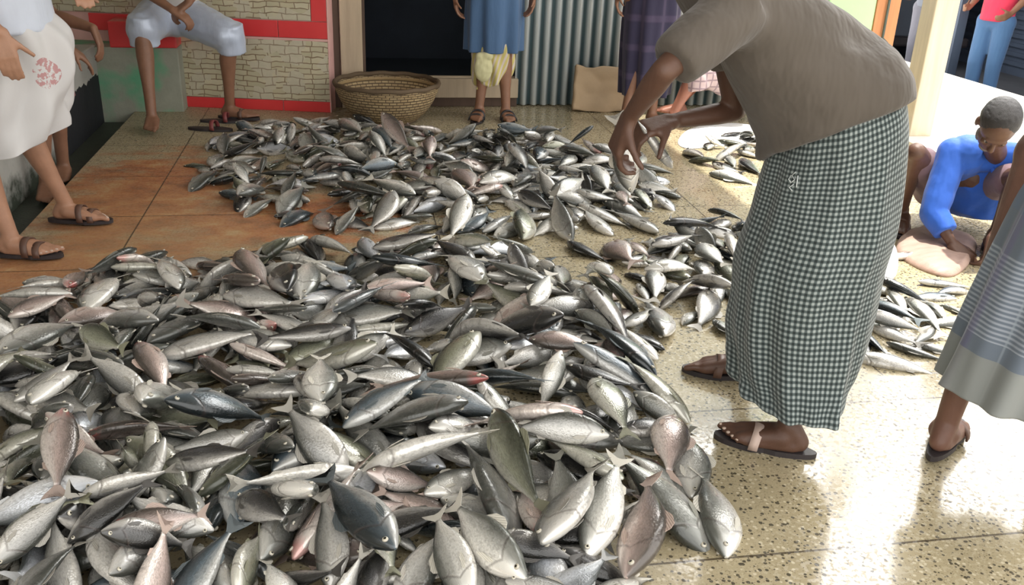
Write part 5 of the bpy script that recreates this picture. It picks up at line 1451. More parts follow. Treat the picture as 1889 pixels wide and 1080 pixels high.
1 1 1 0 201 872 4532 30 181 287 -688 -642
1 4 1 0 222 1099 5367 46 322 -307 613 -653
1 0 1 0 240 155 5323 18 104 -167 757 -623
1 1 1 0 266 -130 5902 19 674 532 -340 -383
1 1 1 0 226 123 5498 53 781 621 69 -11
1 1 1 0 253 1449 4318 21 465 604 -486 -427
1 2 1 0 218 -189 5748 59 127 179 -749 -625
1 4 2 0 232 291 4218 53 117 452 -726 -505
1 1 2 0 216 400 4310 22 393 234 -521 -721
1 5 1 0 217 -137 4886 37 606 763 13 225
1 5 2 0 239 -252 5510 48 357 -189 771 -492
1 4 1 0 236 -664 5052 25 239 455 -791 -331
1 4 1 0 246 -10 4408 54 222 -214 589 -747
1 5 1 0 244 -160 5028 18 695 580 251 345
1 3 1 0 247 807 5574 18 674 564 283 383
1 1 1 0 213 115 5826 48 28 141 822 -550
1 2 1 0 220 317 5729 16 274 -299 -715 569
1 2 2 0 201 124 5360 75 484 492 -568 -448
1 2 1 0 258 748 4421 70 563 -609 486 -277
1 1 1 0 224 3 4833 17 656 551 308 413
1 5 2 0 232 739 4525 44 196 -41 -793 -575
1 7 1 0 210 -496 5961 16 42 11 -775 -630
1 3 2 0 212 5 5531 30 269 -424 679 -536
1 3 1 0 216 -175 5179 58 100 239 330 -908
1 2 1 0 257 -560 4869 57 211 193 559 778
1 6 1 0 210 1054 4322 28 823 -553 -114 -54
1 5 1 0 208 824 5033 15 775 -631 -31 -2
1 6 1 0 240 -614 5820 35 267 -307 -860 308
1 7 1 0 237 -207 4728 25 540 598 493 329
1 6 1 0 223 891 4412 46 598 -746 31 -292
1 1 1 0 223 1409 4931 67 23 11 -524 -852
1 3 1 0 209 553 4807 16 587 -735 249 -233
1 1 1 0 209 879 5524 25 750 512 128 399
1 2 2 0 205 225 4849 73 410 -158 -491 752
1 3 2 0 212 997 4867 61 56 -477 -837 -262
1 2 1 0 245 1105 5702 21 525 606 484 351
1 1 1 0 218 1079 4612 57 938 104 -41 327
1 1 1 0 229 1437 5210 20 110 7 -775 -623
1 4 1 0 205 -304 4946 31 472 -699 331 -424
1 1 1 0 265 1419 4640 30 591 -287 399 -640
1 1 1 0 218 792 5438 16 623 773 -108 -54
1 3 1 0 239 -392 5896 38 807 323 302 391
1 7 2 0 232 -385 5637 109 428 297 706 481
1 1 1 0 240 -562 5346 18 16 -20 -631 -775
1 0 2 0 253 1286 4920 25 627 -775 -28 75
1 7 1 0 215 -720 5468 19 387 -298 482 -727
1 3 2 0 204 1438 4238 47 534 -395 -556 500
1 2 1 0 204 19 5413 45 113 -22 716 -689
1 2 1 0 265 482 4293 91 879 447 31 -163
1 5 1 0 236 -497 5019 17 662 -522 -356 403
1 4 1 0 231 863 5233 50 442 414 -348 -716
1 7 1 0 250 -6 4961 48 712 -672 78 189
1 1 1 0 206 -679 5570 35 65 310 -697 -644
1 3 1 0 221 363 5248 69 438 -265 -685 519
1 5 1 0 249 636 4342 70 632 -750 -193 29
1 3 1 0 258 -397 5073 19 431 -378 506 -645
1 1 2 0 262 946 4709 23 95 38 -630 -770
1 7 2 0 262 -157 5483 45 474 871 100 -87
1 1 1 0 228 1214 5551 38 385 616 580 369
1 2 1 0 261 1412 4965 30 450 -148 -396 786
1 6 1 0 249 490 5682 34 345 -642 499 -469
1 2 1 0 258 -334 4844 19 747 616 138 208
1 2 1 0 259 1573 4672 19 34 -61 628 -775
1 6 1 0 220 741 4738 34 39 233 -721 -651
1 1 1 0 264 1111 5150 19 63 117 767 628
1 1 2 0 246 1218 4495 76 689 -677 232 -116
1 2 1 0 247 -181 5439 77 622 650 2 -436
1 2 1 0 266 1374 4255 19 309 -344 -695 551
1 1 1 0 252 370 4926 18 496 -583 -511 391
1 4 2 0 204 724 5006 37 446 -752 -399 276
1 2 2 0 244 1561 4595 63 787 -312 430 -314
1 0 1 0 264 1037 4691 43 869 -488 80 5
1 6 1 0 215 1378 5350 95 792 530 -140 268
1 5 2 0 250 704 4854 48 206 -80 -572 -790
1 1 1 0 252 -71 5040 38 540 239 -534 -605
1 2 1 0 245 1001 4219 36 24 -28 -584 811
1 6 1 0 251 -9 4675 95 851 523 46 -29
1 7 1 0 226 1315 5263 25 228 -232 461 -826
1 5 1 0 263 464 5774 42 451 -863 -101 204
1 0 1 0 242 -451 5402 18 628 -774 44 -69
1 5 1 0 252 46 5460 19 733 637 136 196
1 4 1 0 212 1242 4453 21 22 -125 -798 -589
1 4 2 0 219 901 5385 66 493 -307 -204 788
1 1 1 0 206 1548 4881 47 66 -494 683 -534
1 1 1 0 215 -10 4322 51 786 572 -190 134
1 6 2 0 225 -228 5772 21 630 515 -365 -452
1 7 1 0 235 -320 4617 47 708 -682 82 -164
1 1 1 0 241 376 4379 48 777 627 52 -16
1 2 1 0 205 160 4715 52 242 -174 731 -613
1 0 1 0 227 34 5343 43 310 -947 -42 69
1 1 2 0 225 1316 5475 30 191 -41 -778 597
1 2 1 0 251 576 5347 18 591 -711 -309 221
1 6 1 0 224 667 5367 52 767 -614 -136 125
1 6 1 0 225 385 4993 55 706 -597 220 -310
1 1 1 0 240 -171 5234 56 182 147 627 -743
1 4 1 0 238 132 5872 55 174 175 -241 939
1 1 1 0 202 -395 5397 107 450 467 -348 -677
1 1 1 0 231 -11 4425 19 440 501 592 453
1 3 1 0 230 -572 5891 17 55 -77 627 -774
1 0 1 0 250 248 5271 43 794 -510 -299 143
1 6 1 0 232 938 4318 37 148 -558 682 -450
1 2 2 0 208 1607 4421 18 726 576 -258 -272
1 2 1 0 202 309 4974 76 298 398 -739 -454
1 4 1 0 231 741 5329 18 330 460 624 538
1 4 1 0 236 791 5330 80 271 401 720 497
1 2 1 0 248 -372 4774 46 809 585 -48 -44
1 7 2 0 240 279 5419 87 5 733 -481 480
1 6 2 0 222 1617 5213 23 349 -469 565 -581
1 7 1 0 269 1162 5678 57 544 -606 352 -462
1 4 1 0 238 30 5153 17 207 200 599 747
1 0 1 0 240 -427 5545 20 714 -597 -206 302
1 4 1 0 207 -544 5613 33 380 -187 -550 719
1 1 1 0 226 -598 4916 22 658 -748 -62 -66
1 4 2 0 236 1182 4390 58 523 421 168 722
1 1 2 0 248 801 4624 49 65 174 621 762
1 1 1 0 242 1212 4581 18 684 -572 268 -366
1 1 1 0 231 -195 5059 32 116 502 -834 -196
1 1 1 0 250 293 4923 50 482 -512 420 -574
1 1 1 0 245 743 5482 37 619 -766 -17 -172
1 1 1 0 218 378 5604 51 485 -454 300 -685
1 4 2 0 260 703 5096 35 481 123 -309 -811
1 5 1 0 252 1263 5311 18 609 758 164 166
1 4 2 0 239 -410 5327 39 241 -12 -193 -951
1 2 1 0 235 607 4172 17 406 302 -554 -661
1 3 2 0 268 146 4196 37 845 -465 -225 137
1 2 1 0 254 638 4341 30 464 393 -638 -472
1 5 1 0 254 333 4734 39 619 772 48 -140
1 5 1 0 250 -323 4579 18 758 609 -166 -164
1 1 1 0 246 -617 5037 18 570 -682 -370 272
1 7 1 0 240 1606 4616 26 863 -496 -21 90
1 1 1 0 240 526 4351 44 74 285 571 766
1 1 2 0 267 656 5504 47 719 627 -293 -69
1 2 1 0 230 667 5432 77 337 891 -137 272
1 2 1 0 227 270 5087 29 524 526 568 356
1 1 1 0 238 1427 4789 24 253 -127 619 -733
1 4 1 0 211 663 5629 16 759 -610 -161 159
1 1 1 0 217 -733 4855 17 289 366 -684 -561
1 4 1 0 233 797 4866 56 310 431 -689 -493
1 3 1 0 254 -385 4440 19 593 -741 227 -216
1 1 2 0 255 1075 4124 22 523 396 -492 -572
1 4 2 0 264 -35 4646 23 116 189 752 621
1 2 1 0 245 -489 5730 18 313 420 652 548
1 1 1 0 207 460 4664 15 630 775 4 36
1 0 1 0 246 888 4860 117 390 -345 711 -473
1 2 2 0 207 945 5352 97 43 380 -535 753
1 3 1 0 247 34 4542 22 83 28 -632 770
1 6 2 0 227 -138 5275 20 557 426 -467 -539
1 1 1 0 231 1510 5114 66 230 -88 -809 534
1 1 1 0 209 -461 4969 35 717 207 -22 665
1 3 1 0 204 -546 4621 34 531 673 -272 -438
1 1 2 0 268 903 4585 69 344 -287 603 -661
1 1 1 0 216 547 4872 27 563 -748 -198 289
1 1 1 0 247 -507 4758 18 375 -333 536 -679
1 2 2 0 255 -13 5857 60 102 48 683 721
1 7 1 0 224 493 4989 62 798 471 -272 -259
1 0 2 0 235 -108 5006 106 693 696 145 -121
1 1 2 0 254 522 4541 24 432 -467 -623 455
1 2 1 0 221 554 5099 16 464 -351 -525 622
1 2 1 0 232 1013 4412 46 533 -580 -515 339
1 6 1 0 246 -584 4724 39 55 131 558 -818
1 2 1 0 226 1128 4608 31 762 626 -40 158
1 2 1 0 247 1679 5054 22 685 -455 -365 437
1 0 1 0 234 1216 5470 75 350 488 -592 -537
1 2 1 0 222 291 4843 16 493 -580 -515 394
1 3 1 0 217 -640 5379 46 370 266 802 387
1 4 1 0 255 259 4278 33 269 -159 757 -573
1 2 1 0 255 157 4384 42 349 100 -57 -930
1 1 1 0 241 967 4345 97 172 786 -376 -459
1 5 1 0 240 -220 5189 77 367 -184 536 -738
1 2 1 0 236 808 5218 18 375 -508 598 -494
1 3 2 0 246 33 4799 54 491 487 -527 -493
1 4 1 0 239 791 5075 55 288 -753 542 -238
1 1 2 0 244 144 4453 31 456 -868 -180 74
1 2 2 0 218 1188 4188 82 97 188 691 691
1 2 1 0 200 336 4402 85 207 18 434 877
1 1 1 0 250 53 4741 22 632 -767 -111 -10
1 7 2 0 215 128 5758 19 562 -711 309 -288
1 1 1 0 220 702 5167 28 207 875 411 149
1 0 1 0 247 791 4251 26 752 -436 288 -401
1 6 1 0 228 1575 4714 38 208 78 -894 -388
1 1 1 0 218 523 4707 37 449 -382 -307 747
1 6 1 0 251 1263 4743 21 720 -570 272 -289
1 2 1 0 238 559 5628 17 559 704 325 294
1 2 1 0 249 1227 5000 40 745 -508 -255 349
1 2 1 0 234 569 4253 18 111 -98 624 -767
1 7 1 0 243 948 5070 32 535 673 462 217
1 1 1 0 235 -471 5750 96 381 221 660 608
1 0 1 0 259 1003 4526 23 229 213 745 589
1 1 2 0 206 768 4361 18 767 -618 -131 113
1 1 1 0 242 -7 5293 22 729 456 -296 -416
1 1 1 0 204 -798 5488 15 565 482 408 531
1 1 1 0 220 291 5620 25 302 -486 -603 556
1 3 1 0 242 738 4895 84 738 573 -254 -249
1 1 1 0 214 1154 4917 16 603 469 -422 -488
1 4 1 0 216 930 4880 16 745 615 144 216
1 2 1 0 202 506 5050 26 668 -586 380 -255
1 3 1 0 265 435 5864 27 775 624 99 21
2 2 1 0 212 1486 3737 42 347 848 -253 -311
2 2 2 0 229 1312 3575 44 503 818 178 216
2 6 1 0 208 1573 3562 15 654 514 -366 -416
2 1 2 0 250 1441 3385 22 451 334 -536 -631
2 3 1 0 209 1372 3466 15 657 552 307 412
2 1 1 0 210 1656 3794 25 887 -453 81 -39
2 6 1 0 232 1689 3501 17 369 -420 -652 512
2 2 2 0 222 1526 3572 50 498 373 148 768
2 1 1 0 244 1222 3477 18 161 99 -624 -759
2 3 2 0 218 1471 3143 19 419 477 -611 -472
2 2 1 0 247 1184 3646 18 394 451 -631 -494
2 3 2 0 246 1518 3346 27 437 595 -492 -462
2 6 1 0 226 1625 3893 38 77 107 389 -912
2 6 1 0 226 1772 3824 38 379 516 -732 -234
2 0 1 0 231 1397 3671 17 576 690 -354 -258
2 0 1 0 207 1522 3770 15 4 -36 630 -775
2 1 2 0 242 1703 3891 21 592 -709 -314 219
2 2 1 0 206 1553 3415 15 670 -561 290 -391
2 6 1 0 223 1476 3662 23 188 431 775 422
2 3 1 0 246 1259 3355 23 556 718 -293 -301
2 1 2 0 247 1592 3612 36 529 521 572 349
2 1 2 0 201 1329 3662 18 674 -567 278 -384
2 5 1 0 250 1294 3132 18 757 622 106 170
2 7 1 0 206 1549 3834 16 771 608 94 163
2 0 1 0 241 1815 3807 18 460 348 -527 -624
2 1 1 0 218 1341 3494 31 252 -861 -441 27
3 1 1 0 225 2227 5020 17 616 -481 -409 471
3 2 1 0 228 2552 5584 44 641 310 -514 -478
3 2 2 0 210 2246 5426 18 345 382 -675 -529
3 3 1 0 234 2419 5452 19 256 -221 -591 732
3 5 1 0 249 2569 5384 20 592 -722 283 -220
3 0 1 0 207 2354 5247 43 113 161 587 -785
3 4 1 0 247 2626 5503 18 257 -178 -606 732
3 1 1 0 218 2420 5180 16 285 386 672 563
3 2 1 0 243 2465 5312 22 385 216 -591 -676
4 1 0 0 267 2080 2970 14 26 60 773 631
4 1 0 0 235 2181 2890 26 475 402 -549 -557
4 6 0 0 255 2365 3054 21 612 -774 -80 142
4 1 0 0 225 2012 2675 12 731 602 190 259
4 1 0 0 276 2169 2776 14 631 775 -15 11
4 6 0 0 251 1964 2845 13 774 -631 21 -53
4 6 0 0 233 2247 3016 12 773 -631 23 -56
4 6 0 0 258 2086 3073 17 378 412 657 506
0 0 1 2 330 -948 2751 121 258 -425 676 -543
0 0 2 1 338 -856 3116 116 421 524 -597 -438
0 1 1 2 292 -733 2779 146 616 739 -275 -3
0 1 1 1 209 -716 3053 78 194 37 -676 -710
0 2 1 1 264 -798 2720 127 822 446 -325 -138
0 0 1 1 209 -694 2698 133 544 -399 358 -645
0 3 2 1 209 -738 2610 162 336 106 245 903
0 3 1 1 218 -855 2507 113 122 282 -570 762
0 1 1 1 258 -669 2451 120 111 936 -259 -212
0 4 1 1 209 -840 2443 131 109 -9 785 610
0 1 1 1 209 -827 2386 153 272 380 -559 -685
0 0 2 2 291 -778 2307 187 415 488 -683 -352
0 1 2 1 209 -778 2197 148 834 384 -392 -59
0 1 2 1 292 -569 2226 141 414 470 730 273
0 0 1 2 347 -519 2305 136 207 -640 545 -501
0 2 1 1 209 -596 2463 59 242 480 -682 -496
0 5 1 1 292 -584 2530 107 477 -257 -554 631
0 5 1 1 299 -984 2288 119 454 704 -317 -444
0 3 1 1 227 -829 2159 107 83 -188 693 691
0 1 1 1 209 -447 2163 100 176 -41 -599 780
0 5 1 1 209 -775 3376 111 375 278 -837 -286
0 0 1 1 209 -817 3630 15 56 -109 768 -629
0 0 1 1 290 -652 3236 132 484 -684 464 -288
0 1 2 1 209 -604 3235 72 117 -503 740 -431
0 5 1 1 221 -944 3159 139 412 -567 526 -482
0 4 0 1 209 -982 3403 48 449 610 -519 -396
0 5 1 1 209 -1013 2978 126 227 199 -472 -828
0 1 1 2 275 -422 2775 137 917 389 52 -74
0 1 1 2 333 -444 2674 111 23 120 -709 -694
0 5 1 1 209 -275 2468 76 121 -287 485 -817
0 1 0 1 222 -246 2837 138 811 547 -180 -106
0 1 1 1 214 -225 2791 112 722 -644 231 -97
0 1 2 1 209 -89 2819 118 285 372 -652 -596
0 7 1 2 289 18 2869 154 345 -215 483 -775
0 4 1 1 235 -36 2981 91 168 -349 920 -66
0 4 1 1 360 -244 3108 160 587 -440 338 -589
0 0 1 1 360 -163 3142 135 452 -505 556 -482
0 7 1 1 359 -41 3133 110 342 -626 486 -505
0 7 1 1 265 -84 3033 96 377 246 -646 -617
0 4 0 1 300 -157 2691 115 848 -517 -47 110
0 3 1 2 339 -81 2505 120 742 -596 -14 -307
0 0 2 1 209 46 2636 94 196 186 -259 -927
0 2 1 1 209 -282 2523 77 21 -90 -826 -557
0 1 1 1 232 -164 2435 99 112 -314 617 -713
0 1 0 1 298 -277 2420 66 709 -691 24 -137
0 3 1 1 229 -416 2339 101 626 -583 153 -494
0 1 1 1 209 -356 2357 98 801 395 -428 -136
0 0 2 2 267 -99 2325 154 506 -504 501 -489
0 4 1 1 209 -128 2316 120 372 404 571 610
0 1 1 1 209 18 2408 114 179 -169 311 -918
0 6 1 2 323 -348 2208 141 70 338 -729 591
0 1 1 1 258 -133 2194 88 455 -41 629 629
0 0 2 2 227 -113 2101 187 688 232 -531 -436
0 1 1 1 209 -207 2119 85 67 -458 -460 758
0 2 1 1 209 -51 2350 100 77 -58 810 -579
0 6 1 2 281 76 2147 181 90 261 -662 -697
0 5 2 1 226 -515 3431 61 192 -227 -539 788
0 5 1 1 360 -354 3135 162 479 -302 -495 659
0 5 1 1 301 -403 3046 160 752 443 -383 -303
0 5 1 1 209 -305 2813 69 17 -856 348 -381
0 0 2 1 209 -489 3024 89 468 676 -550 -149
0 4 1 2 303 228 3559 105 50 126 -680 -720
0 0 2 1 338 418 3274 109 538 -603 421 -412
0 3 1 1 258 241 3173 105 376 165 -850 -329
0 5 0 1 281 161 3099 99 18 -169 921 -350
0 0 1 1 258 382 3008 34 828 526 -184 -58
0 4 1 1 222 240 2862 122 151 -312 416 -841
0 4 1 1 275 280 2837 80 222 118 -221 -942
0 4 1 2 360 530 2711 109 520 778 -346 68
0 4 2 1 346 431 2632 127 279 321 873 240
0 1 1 1 240 262 2667 62 530 -613 175 -559
0 4 1 1 264 162 2578 114 783 457 -129 -403
0 3 1 2 360 278 2453 114 593 -634 -412 276
0 1 1 1 260 91 2382 114 781 -595 38 186
0 5 0 2 347 199 2264 158 729 661 -173 -38
0 6 2 1 296 417 2352 113 165 -255 -494 814
0 2 0 1 290 517 2400 44 815 557 -98 -124
0 0 1 1 209 500 2224 55 689 -669 149 -237
0 4 1 1 209 630 3237 117 330 488 346 730
0 0 1 1 209 645 3474 106 826 500 258 -32
0 0 1 1 266 707 3228 77 143 773 -564 256
0 0 1 1 209 585 3413 71 298 -208 -648 -669
0 1 1 1 214 583 2827 33 295 -99 691 -653
0 0 1 1 250 644 2890 158 350 385 -544 -659
0 0 0 1 209 100 2751 67 197 124 -900 -368
0 4 1 1 209 55 2469 66 34 -289 -893 343
0 2 1 1 209 385 2167 120 63 469 623 623
0 6 1 1 311 269 2157 148 145 -80 -914 370
0 4 1 2 360 863 2757 118 197 592 653 429
0 0 1 1 266 892 3065 159 329 -676 410 -515
0 5 1 1 291 1001 3221 45 461 551 634 286
0 2 1 1 209 990 2832 60 266 295 -705 -588
0 1 1 1 360 1083 2901 26 534 412 -478 -562
0 0 2 1 244 937 2675 45 439 -705 521 -198
0 0 1 1 209 691 2641 64 219 319 -641 -663
0 5 1 1 238 668 2604 90 92 -77 -847 517
0 6 1 2 333 850 2574 92 697 521 -183 -457
0 4 1 1 209 649 2471 72 283 240 831 414
0 6 0 1 360 811 2407 76 100 338 536 767
0 4 1 1 241 722 2347 94 229 -196 -653 695
0 3 1 2 305 899 2331 63 542 -675 489 -111
0 3 2 2 285 711 2192 99 391 541 550 502
0 0 1 1 209 571 2358 82 237 803 153 524
0 4 1 1 209 631 2158 80 288 -88 -365 881
0 2 1 1 209 879 2232 34 265 -317 -876 250
0 5 1 2 209 -683 2082 143 250 -193 -923 219
0 5 1 1 259 -545 2126 141 65 -70 391 -915
0 5 1 1 259 -659 1893 230 328 567 505 562
0 3 1 1 253 -484 1953 160 147 -642 -752 23
0 3 1 1 209 -525 1932 178 532 -414 63 736
0 1 1 2 209 -502 1813 189 83 -78 964 241
0 5 1 1 209 -424 1716 151 193 -4 -364 -911
0 5 2 1 237 -414 1584 113 317 -573 756 -15
0 6 1 1 262 -336 1608 92 178 470 -512 -697
0 1 1 1 209 -665 1697 174 303 -278 880 -238
0 1 2 1 209 -638 1612 121 461 -154 538 -689
0 1 2 1 209 -518 1495 54 233 -638 -628 380
0 4 1 1 209 -530 1748 169 305 -139 794 -507
0 4 1 1 209 -437 1661 156 188 312 -838 406
0 3 2 1 242 -792 1966 135 590 223 542 555
0 1 1 1 209 -789 1835 159 401 -321 459 725
0 3 1 1 209 -670 1744 164 23 -221 606 764
0 2 1 1 209 -329 2034 71 416 516 -575 -479
0 4 1 1 243 -347 1954 153 185 -14 636 749
0 3 1 1 209 -776 2107 99 188 239 14 -953
0 2 1 1 209 -485 1856 167 691 -522 -491 92
0 1 1 1 209 -377 2077 109 916 -386 -49 96
0 0 0 2 312 -147 1894 117 115 -987 -95 54
0 1 1 1 209 -387 1847 123 822 171 -260 -476
0 0 2 2 256 -154 1790 156 330 -737 300 -508
0 4 2 1 209 -219 1769 130 395 134 474 775
0 6 1 2 333 -9 1702 156 535 669 -404 -322
0 3 2 1 209 45 1652 106 272 533 631 494
0 1 1 1 209 -42 1523 75 382 -377 842 64
0 4 1 1 209 28 1599 68 440 360 -408 -714
0 3 2 2 209 -239 1635 93 119 -629 758 -124
0 0 2 2 209 -167 1571 77 402 -723 491 -273
0 4 0 1 209 -129 1603 57 47 323 744 -583
0 5 0 1 209 40 1774 101 318 38 -499 -805
0 1 1 1 209 -136 1472 48 261 363 668 595
0 0 1 2 349 164 1939 156 126 -64 899 415
0 0 2 1 209 239 1910 69 229 169 -613 -737
0 5 1 1 209 105 1902 86 217 -149 -438 -859
0 4 1 1 247 111 1758 73 123 -41 762 -634
0 2 0 1 209 81 1754 34 97 350 685 632
0 0 2 2 209 283 1803 37 263 -106 -827 486
0 3 1 2 360 365 1855 160 580 260 134 761
0 1 2 2 360 310 1833 105 690 379 -146 -599
0 5 1 2 233 396 1751 90 490 -541 444 -520
0 0 1 2 306 256 1600 139 768 -322 211 -512
0 0 1 2 275 183 1584 116 366 675 -525 -367
0 1 1 1 278 131 1602 76 399 -316 602 -614
0 4 1 1 209 372 1591 104 153 -41 -843 513
0 4 1 1 209 468 1671 68 103 -204 -822 522
0 1 1 2 259 495 1940 188 965 -245 28 -94
0 5 1 1 209 695 1961 42 837 519 107 139
0 5 2 2 291 825 2006 76 543 608 393 426
0 0 2 1 276 877 1975 35 534 -346 529 -561
0 2 1 1 234 761 1906 48 647 -623 422 -124
0 0 2 2 309 865 1765 37 525 388 -387 -651
0 2 1 2 360 726 1783 68 553 662 -223 -454
0 3 2 1 209 718 1904 18 481 -621 464 -409
0 1 2 2 332 469 1679 152 204 414 -787 -409
0 0 1 2 309 557 1701 127 302 424 -478 -708
0 5 1 2 360 643 1652 99 475 -267 462 -700
0 7 2 1 209 453 1510 76 220 -150 657 -705
0 1 1 1 209 383 1441 103 81 162 619 764
0 4 1 1 209 813 2111 60 39 -13 -630 -775
0 5 1 1 209 165 1445 64 160 12 410 898
1 0 1 2 257 -558 5032 50 221 -242 760 -562
1 4 1 1 231 -603 5254 51 190 102 791 -572
1 0 1 1 330 -718 5137 31 543 -468 366 -594
1 2 1 1 176 -769 4968 16 640 -573 268 -437
1 2 1 1 318 -730 4748 35 448 -318 593 -589
1 0 1 1 176 -534 4685 69 82 470 417 774
1 1 1 2 330 -459 4455 61 270 -504 611 -547
1 2 1 1 330 -281 4339 44 377 -414 717 -415
1 4 1 1 268 -508 4398 30 481 470 -424 -607
1 0 1 1 256 -423 4295 27 398 -264 598 -644
1 4 1 1 176 -281 4203 13 227 -316 708 -589
1 6 1 2 285 -232 4157 21 274 -373 680 -569
1 5 1 2 330 -127 4091 24 555 -474 417 -542
1 0 1 2 241 -19 4020 47 468 -167 615 -613
1 4 1 1 220 14 4031 20 212 174 516 811
1 1 1 2 330 149 4038 72 673 -505 -449 301
1 1 1 1 253 213 4025 18 194 126 -619 -751
1 1 1 1 218 334 3960 16 208 -201 599 -747
1 0 1 2 330 480 3954 65 709 -416 -463 331
1 1 1 1 330 476 4010 40 429 788 311 314
1 6 1 1 267 568 3975 31 312 -254 732 -550
1 6 1 1 286 666 3946 39 182 380 -797 -433
1 3 2 2 330 772 3906 64 544 370 -339 -673
1 0 1 1 196 864 3888 30 818 -457 -286 200
1 0 1 1 216 930 3921 16 775 -630 -35 3
1 0 1 1 308 737 3911 22 208 -293 718 -596
1 1 1 2 330 937 3891 81 724 -127 412 -539
1 4 1 2 240 880 4195 62 346 215 267 873
1 4 1 1 330 982 3983 51 430 -666 451 -409
1 0 1 1 296 1123 3959 31 530 -580 513 -344
1 2 1 2 330 1319 3965 27 559 -664 404 -289
1 0 1 2 330 1082 4326 95 313 198 -353 -859
1 0 1 1 304 764 4452 112 295 120 -546 -775
1 5 2 1 330 580 4481 88 435 -476 -566 514
1 0 1 2 308 196 4362 95 548 748 -272 -255
1 0 1 1 192 281 4098 20 884 464 -55 -26
1 2 1 1 330 90 4240 110 234 -120 -580 771
1 0 1 2 327 427 4576 38 778 -366 265 -437
1 0 1 1 176 641 4029 16 403 -235 -591 659
1 0 1 1 330 125 4962 57 259 -656 -628 328
1 4 1 1 187 -6 5086 21 463 -191 -455 737
1 0 1 1 330 45 5030 69 118 531 835 86
1 5 1 1 330 275 5295 137 360 355 100 857
1 5 1 1 304 -178 5942 57 430 214 684 549
1 1 1 1 330 20 5655 86 337 -410 -687 496
1 4 1 1 330 909 4767 133 293 587 571 494
1 0 1 2 203 1090 4922 26 367 206 653 630
1 0 1 1 330 1265 4412 103 526 -474 -545 449
1 0 1 1 276 1703 4886 21 187 -112 -646 731
1 0 1 1 205 1598 4494 24 155 113 345 919
1 0 1 1 330 1383 4393 52 414 -608 -525 428
1 0 1 1 225 1140 4546 115 379 379 682 497
1 1 1 1 313 1193 4042 27 194 352 690 602
1 6 1 1 238 611 5040 60 563 197 433 676
1 0 1 1 289 711 5552 69 207 144 870 423
1 1 1 1 256 1192 5476 104 111 -411 -738 524
1 1 1 1 318 1318 5106 72 334 -336 -593 651
1 0 1 1 285 -515 5373 61 222 -610 -628 428
1 3 0 1 176 -802 5066 9 70 -59 -773 627
2 4 1 1 262 988 3598 19 393 -291 -560 669
2 5 2 2 326 1111 3525 42 315 -591 -607 428
2 5 1 1 176 1210 3544 46 402 426 560 586
2 4 0 1 330 1541 3783 75 10 -118 606 -787
2 2 1 1 214 1771 3954 56 379 -238 -499 742
2 4 1 1 284 1367 3554 80 163 175 -727 -644
2 0 1 2 249 1280 3309 62 82 -6 -638 -766
2 0 2 1 268 1472 3408 62 461 -512 -529 495
2 0 2 2 330 1596 3433 70 273 763 563 164
2 4 1 1 176 1148 3291 14 341 -274 -569 696
2 2 1 1 176 1113 3140 13 443 572 524 450
2 0 1 2 285 1166 3187 36 626 -507 -408 430
2 1 1 1 176 1225 3147 28 228 -573 -620 485
2 4 1 2 277 1330 3095 78 287 -816 389 -316
2 1 1 2 330 1291 2946 32 422 761 411 272
2 0 1 1 207 1406 3136 32 410 -408 709 -403
2 4 1 1 204 1208 3062 49 69 -302 756 576
2 0 1 1 176 1225 2927 13 292 -268 572 -718
2 2 2 2 176 1311 2784 16 433 -319 -545 643
3 4 1 1 308 2049 5154 35 476 483 606 417
3 0 1 1 176 2273 5389 44 89 -235 -480 -841
3 4 1 1 226 2508 5683 20 171 -91 619 -761
3 4 1 1 220 2143 4890 16 357 319 545 689
3 0 1 2 308 2104 4680 22 279 -305 -713 567
3 4 1 2 308 2288 4890 22 552 -426 -466 545
3 2 1 1 308 2285 5175 51 4 -270 809 522
3 3 1 1 255 2065 5013 34 282 -356 -513 729
4 6 0 1 285 2095 2982 67 430 -164 -487 743
4 6 0 1 282 1980 2857 42 326 -479 -614 536
4 6 0 2 277 1884 2908 23 580 406 478 520
4 1 0 2 258 1912 2744 48 175 -205 -893 360
4 6 0 2 236 1790 2651 16 594 -346 -394 611
4 1 0 1 264 1894 2699 17 473 348 527 614
4 1 0 2 320 1781 2488 16 202 186 603 749
4 4 0 1 176 1751 2626 9 473 599 493 418
4 1 0 1 218 1912 2562 11 302 -225 -590 714
4 1 0 1 176 2004 2574 11 206 -190 -752 597
4 0 0 1 287 2047 2918 41 628 -484 -402 458
4 1 0 1 348 2094 2818 36 545 -525 -454 470
4 6 0 2 242 2400 3133 12 87 134 764 625
4 1 0 1 176 2283 2871 9 456 -353 -524 627
4 5 1 1 233 2448 3461 17 73 50 -774 -627""".strip().splitlines():
    w_ = [int(x) for x in ln.split()]; FISH.append(('nstbr'[w_[0]], 'WLGODPBS'[w_[1]], 'snd'[w_[2]], w_[3], [x/1000 for x in w_[4:]]))
inst = []
rf = random.Random(5)
for pile, tone, kd, tr, (L, x, y, z, qw, qx, qy, qz) in FISH:
    q = Quaternion((qw, qx, qy, qz)).normalized(); upy = (q @ V((0, 1, 0))).z
    bi = rf.choice((0, 0, 5, 6)) if abs(upy) < .5 else rf.choice((0, 1, 3, 5, 6, 1)) if upy > 0 else rf.choice((0, 2, 4, 5, 6, 2))
    if bi in (3, 4) and rf.random() < .5: bi -= 2
    M = Matrix.LocRotScale(V((x, y, z-.002)), q, V((L, L, L)))
    b = rf.uniform(.66, 1.12); c_ = TONE[tone]; col = (min(1, c_[0]*b), min(1, c_[1]*b), min(1, c_[2]*b), .55 if tone == 'P' and rf.random() < .5 else 1.0)
    inst.append(dict(pile=pile, tone=tone, kd=kd, bi=bi, tr=tr, M=M, col=col, L=L, hits=0))
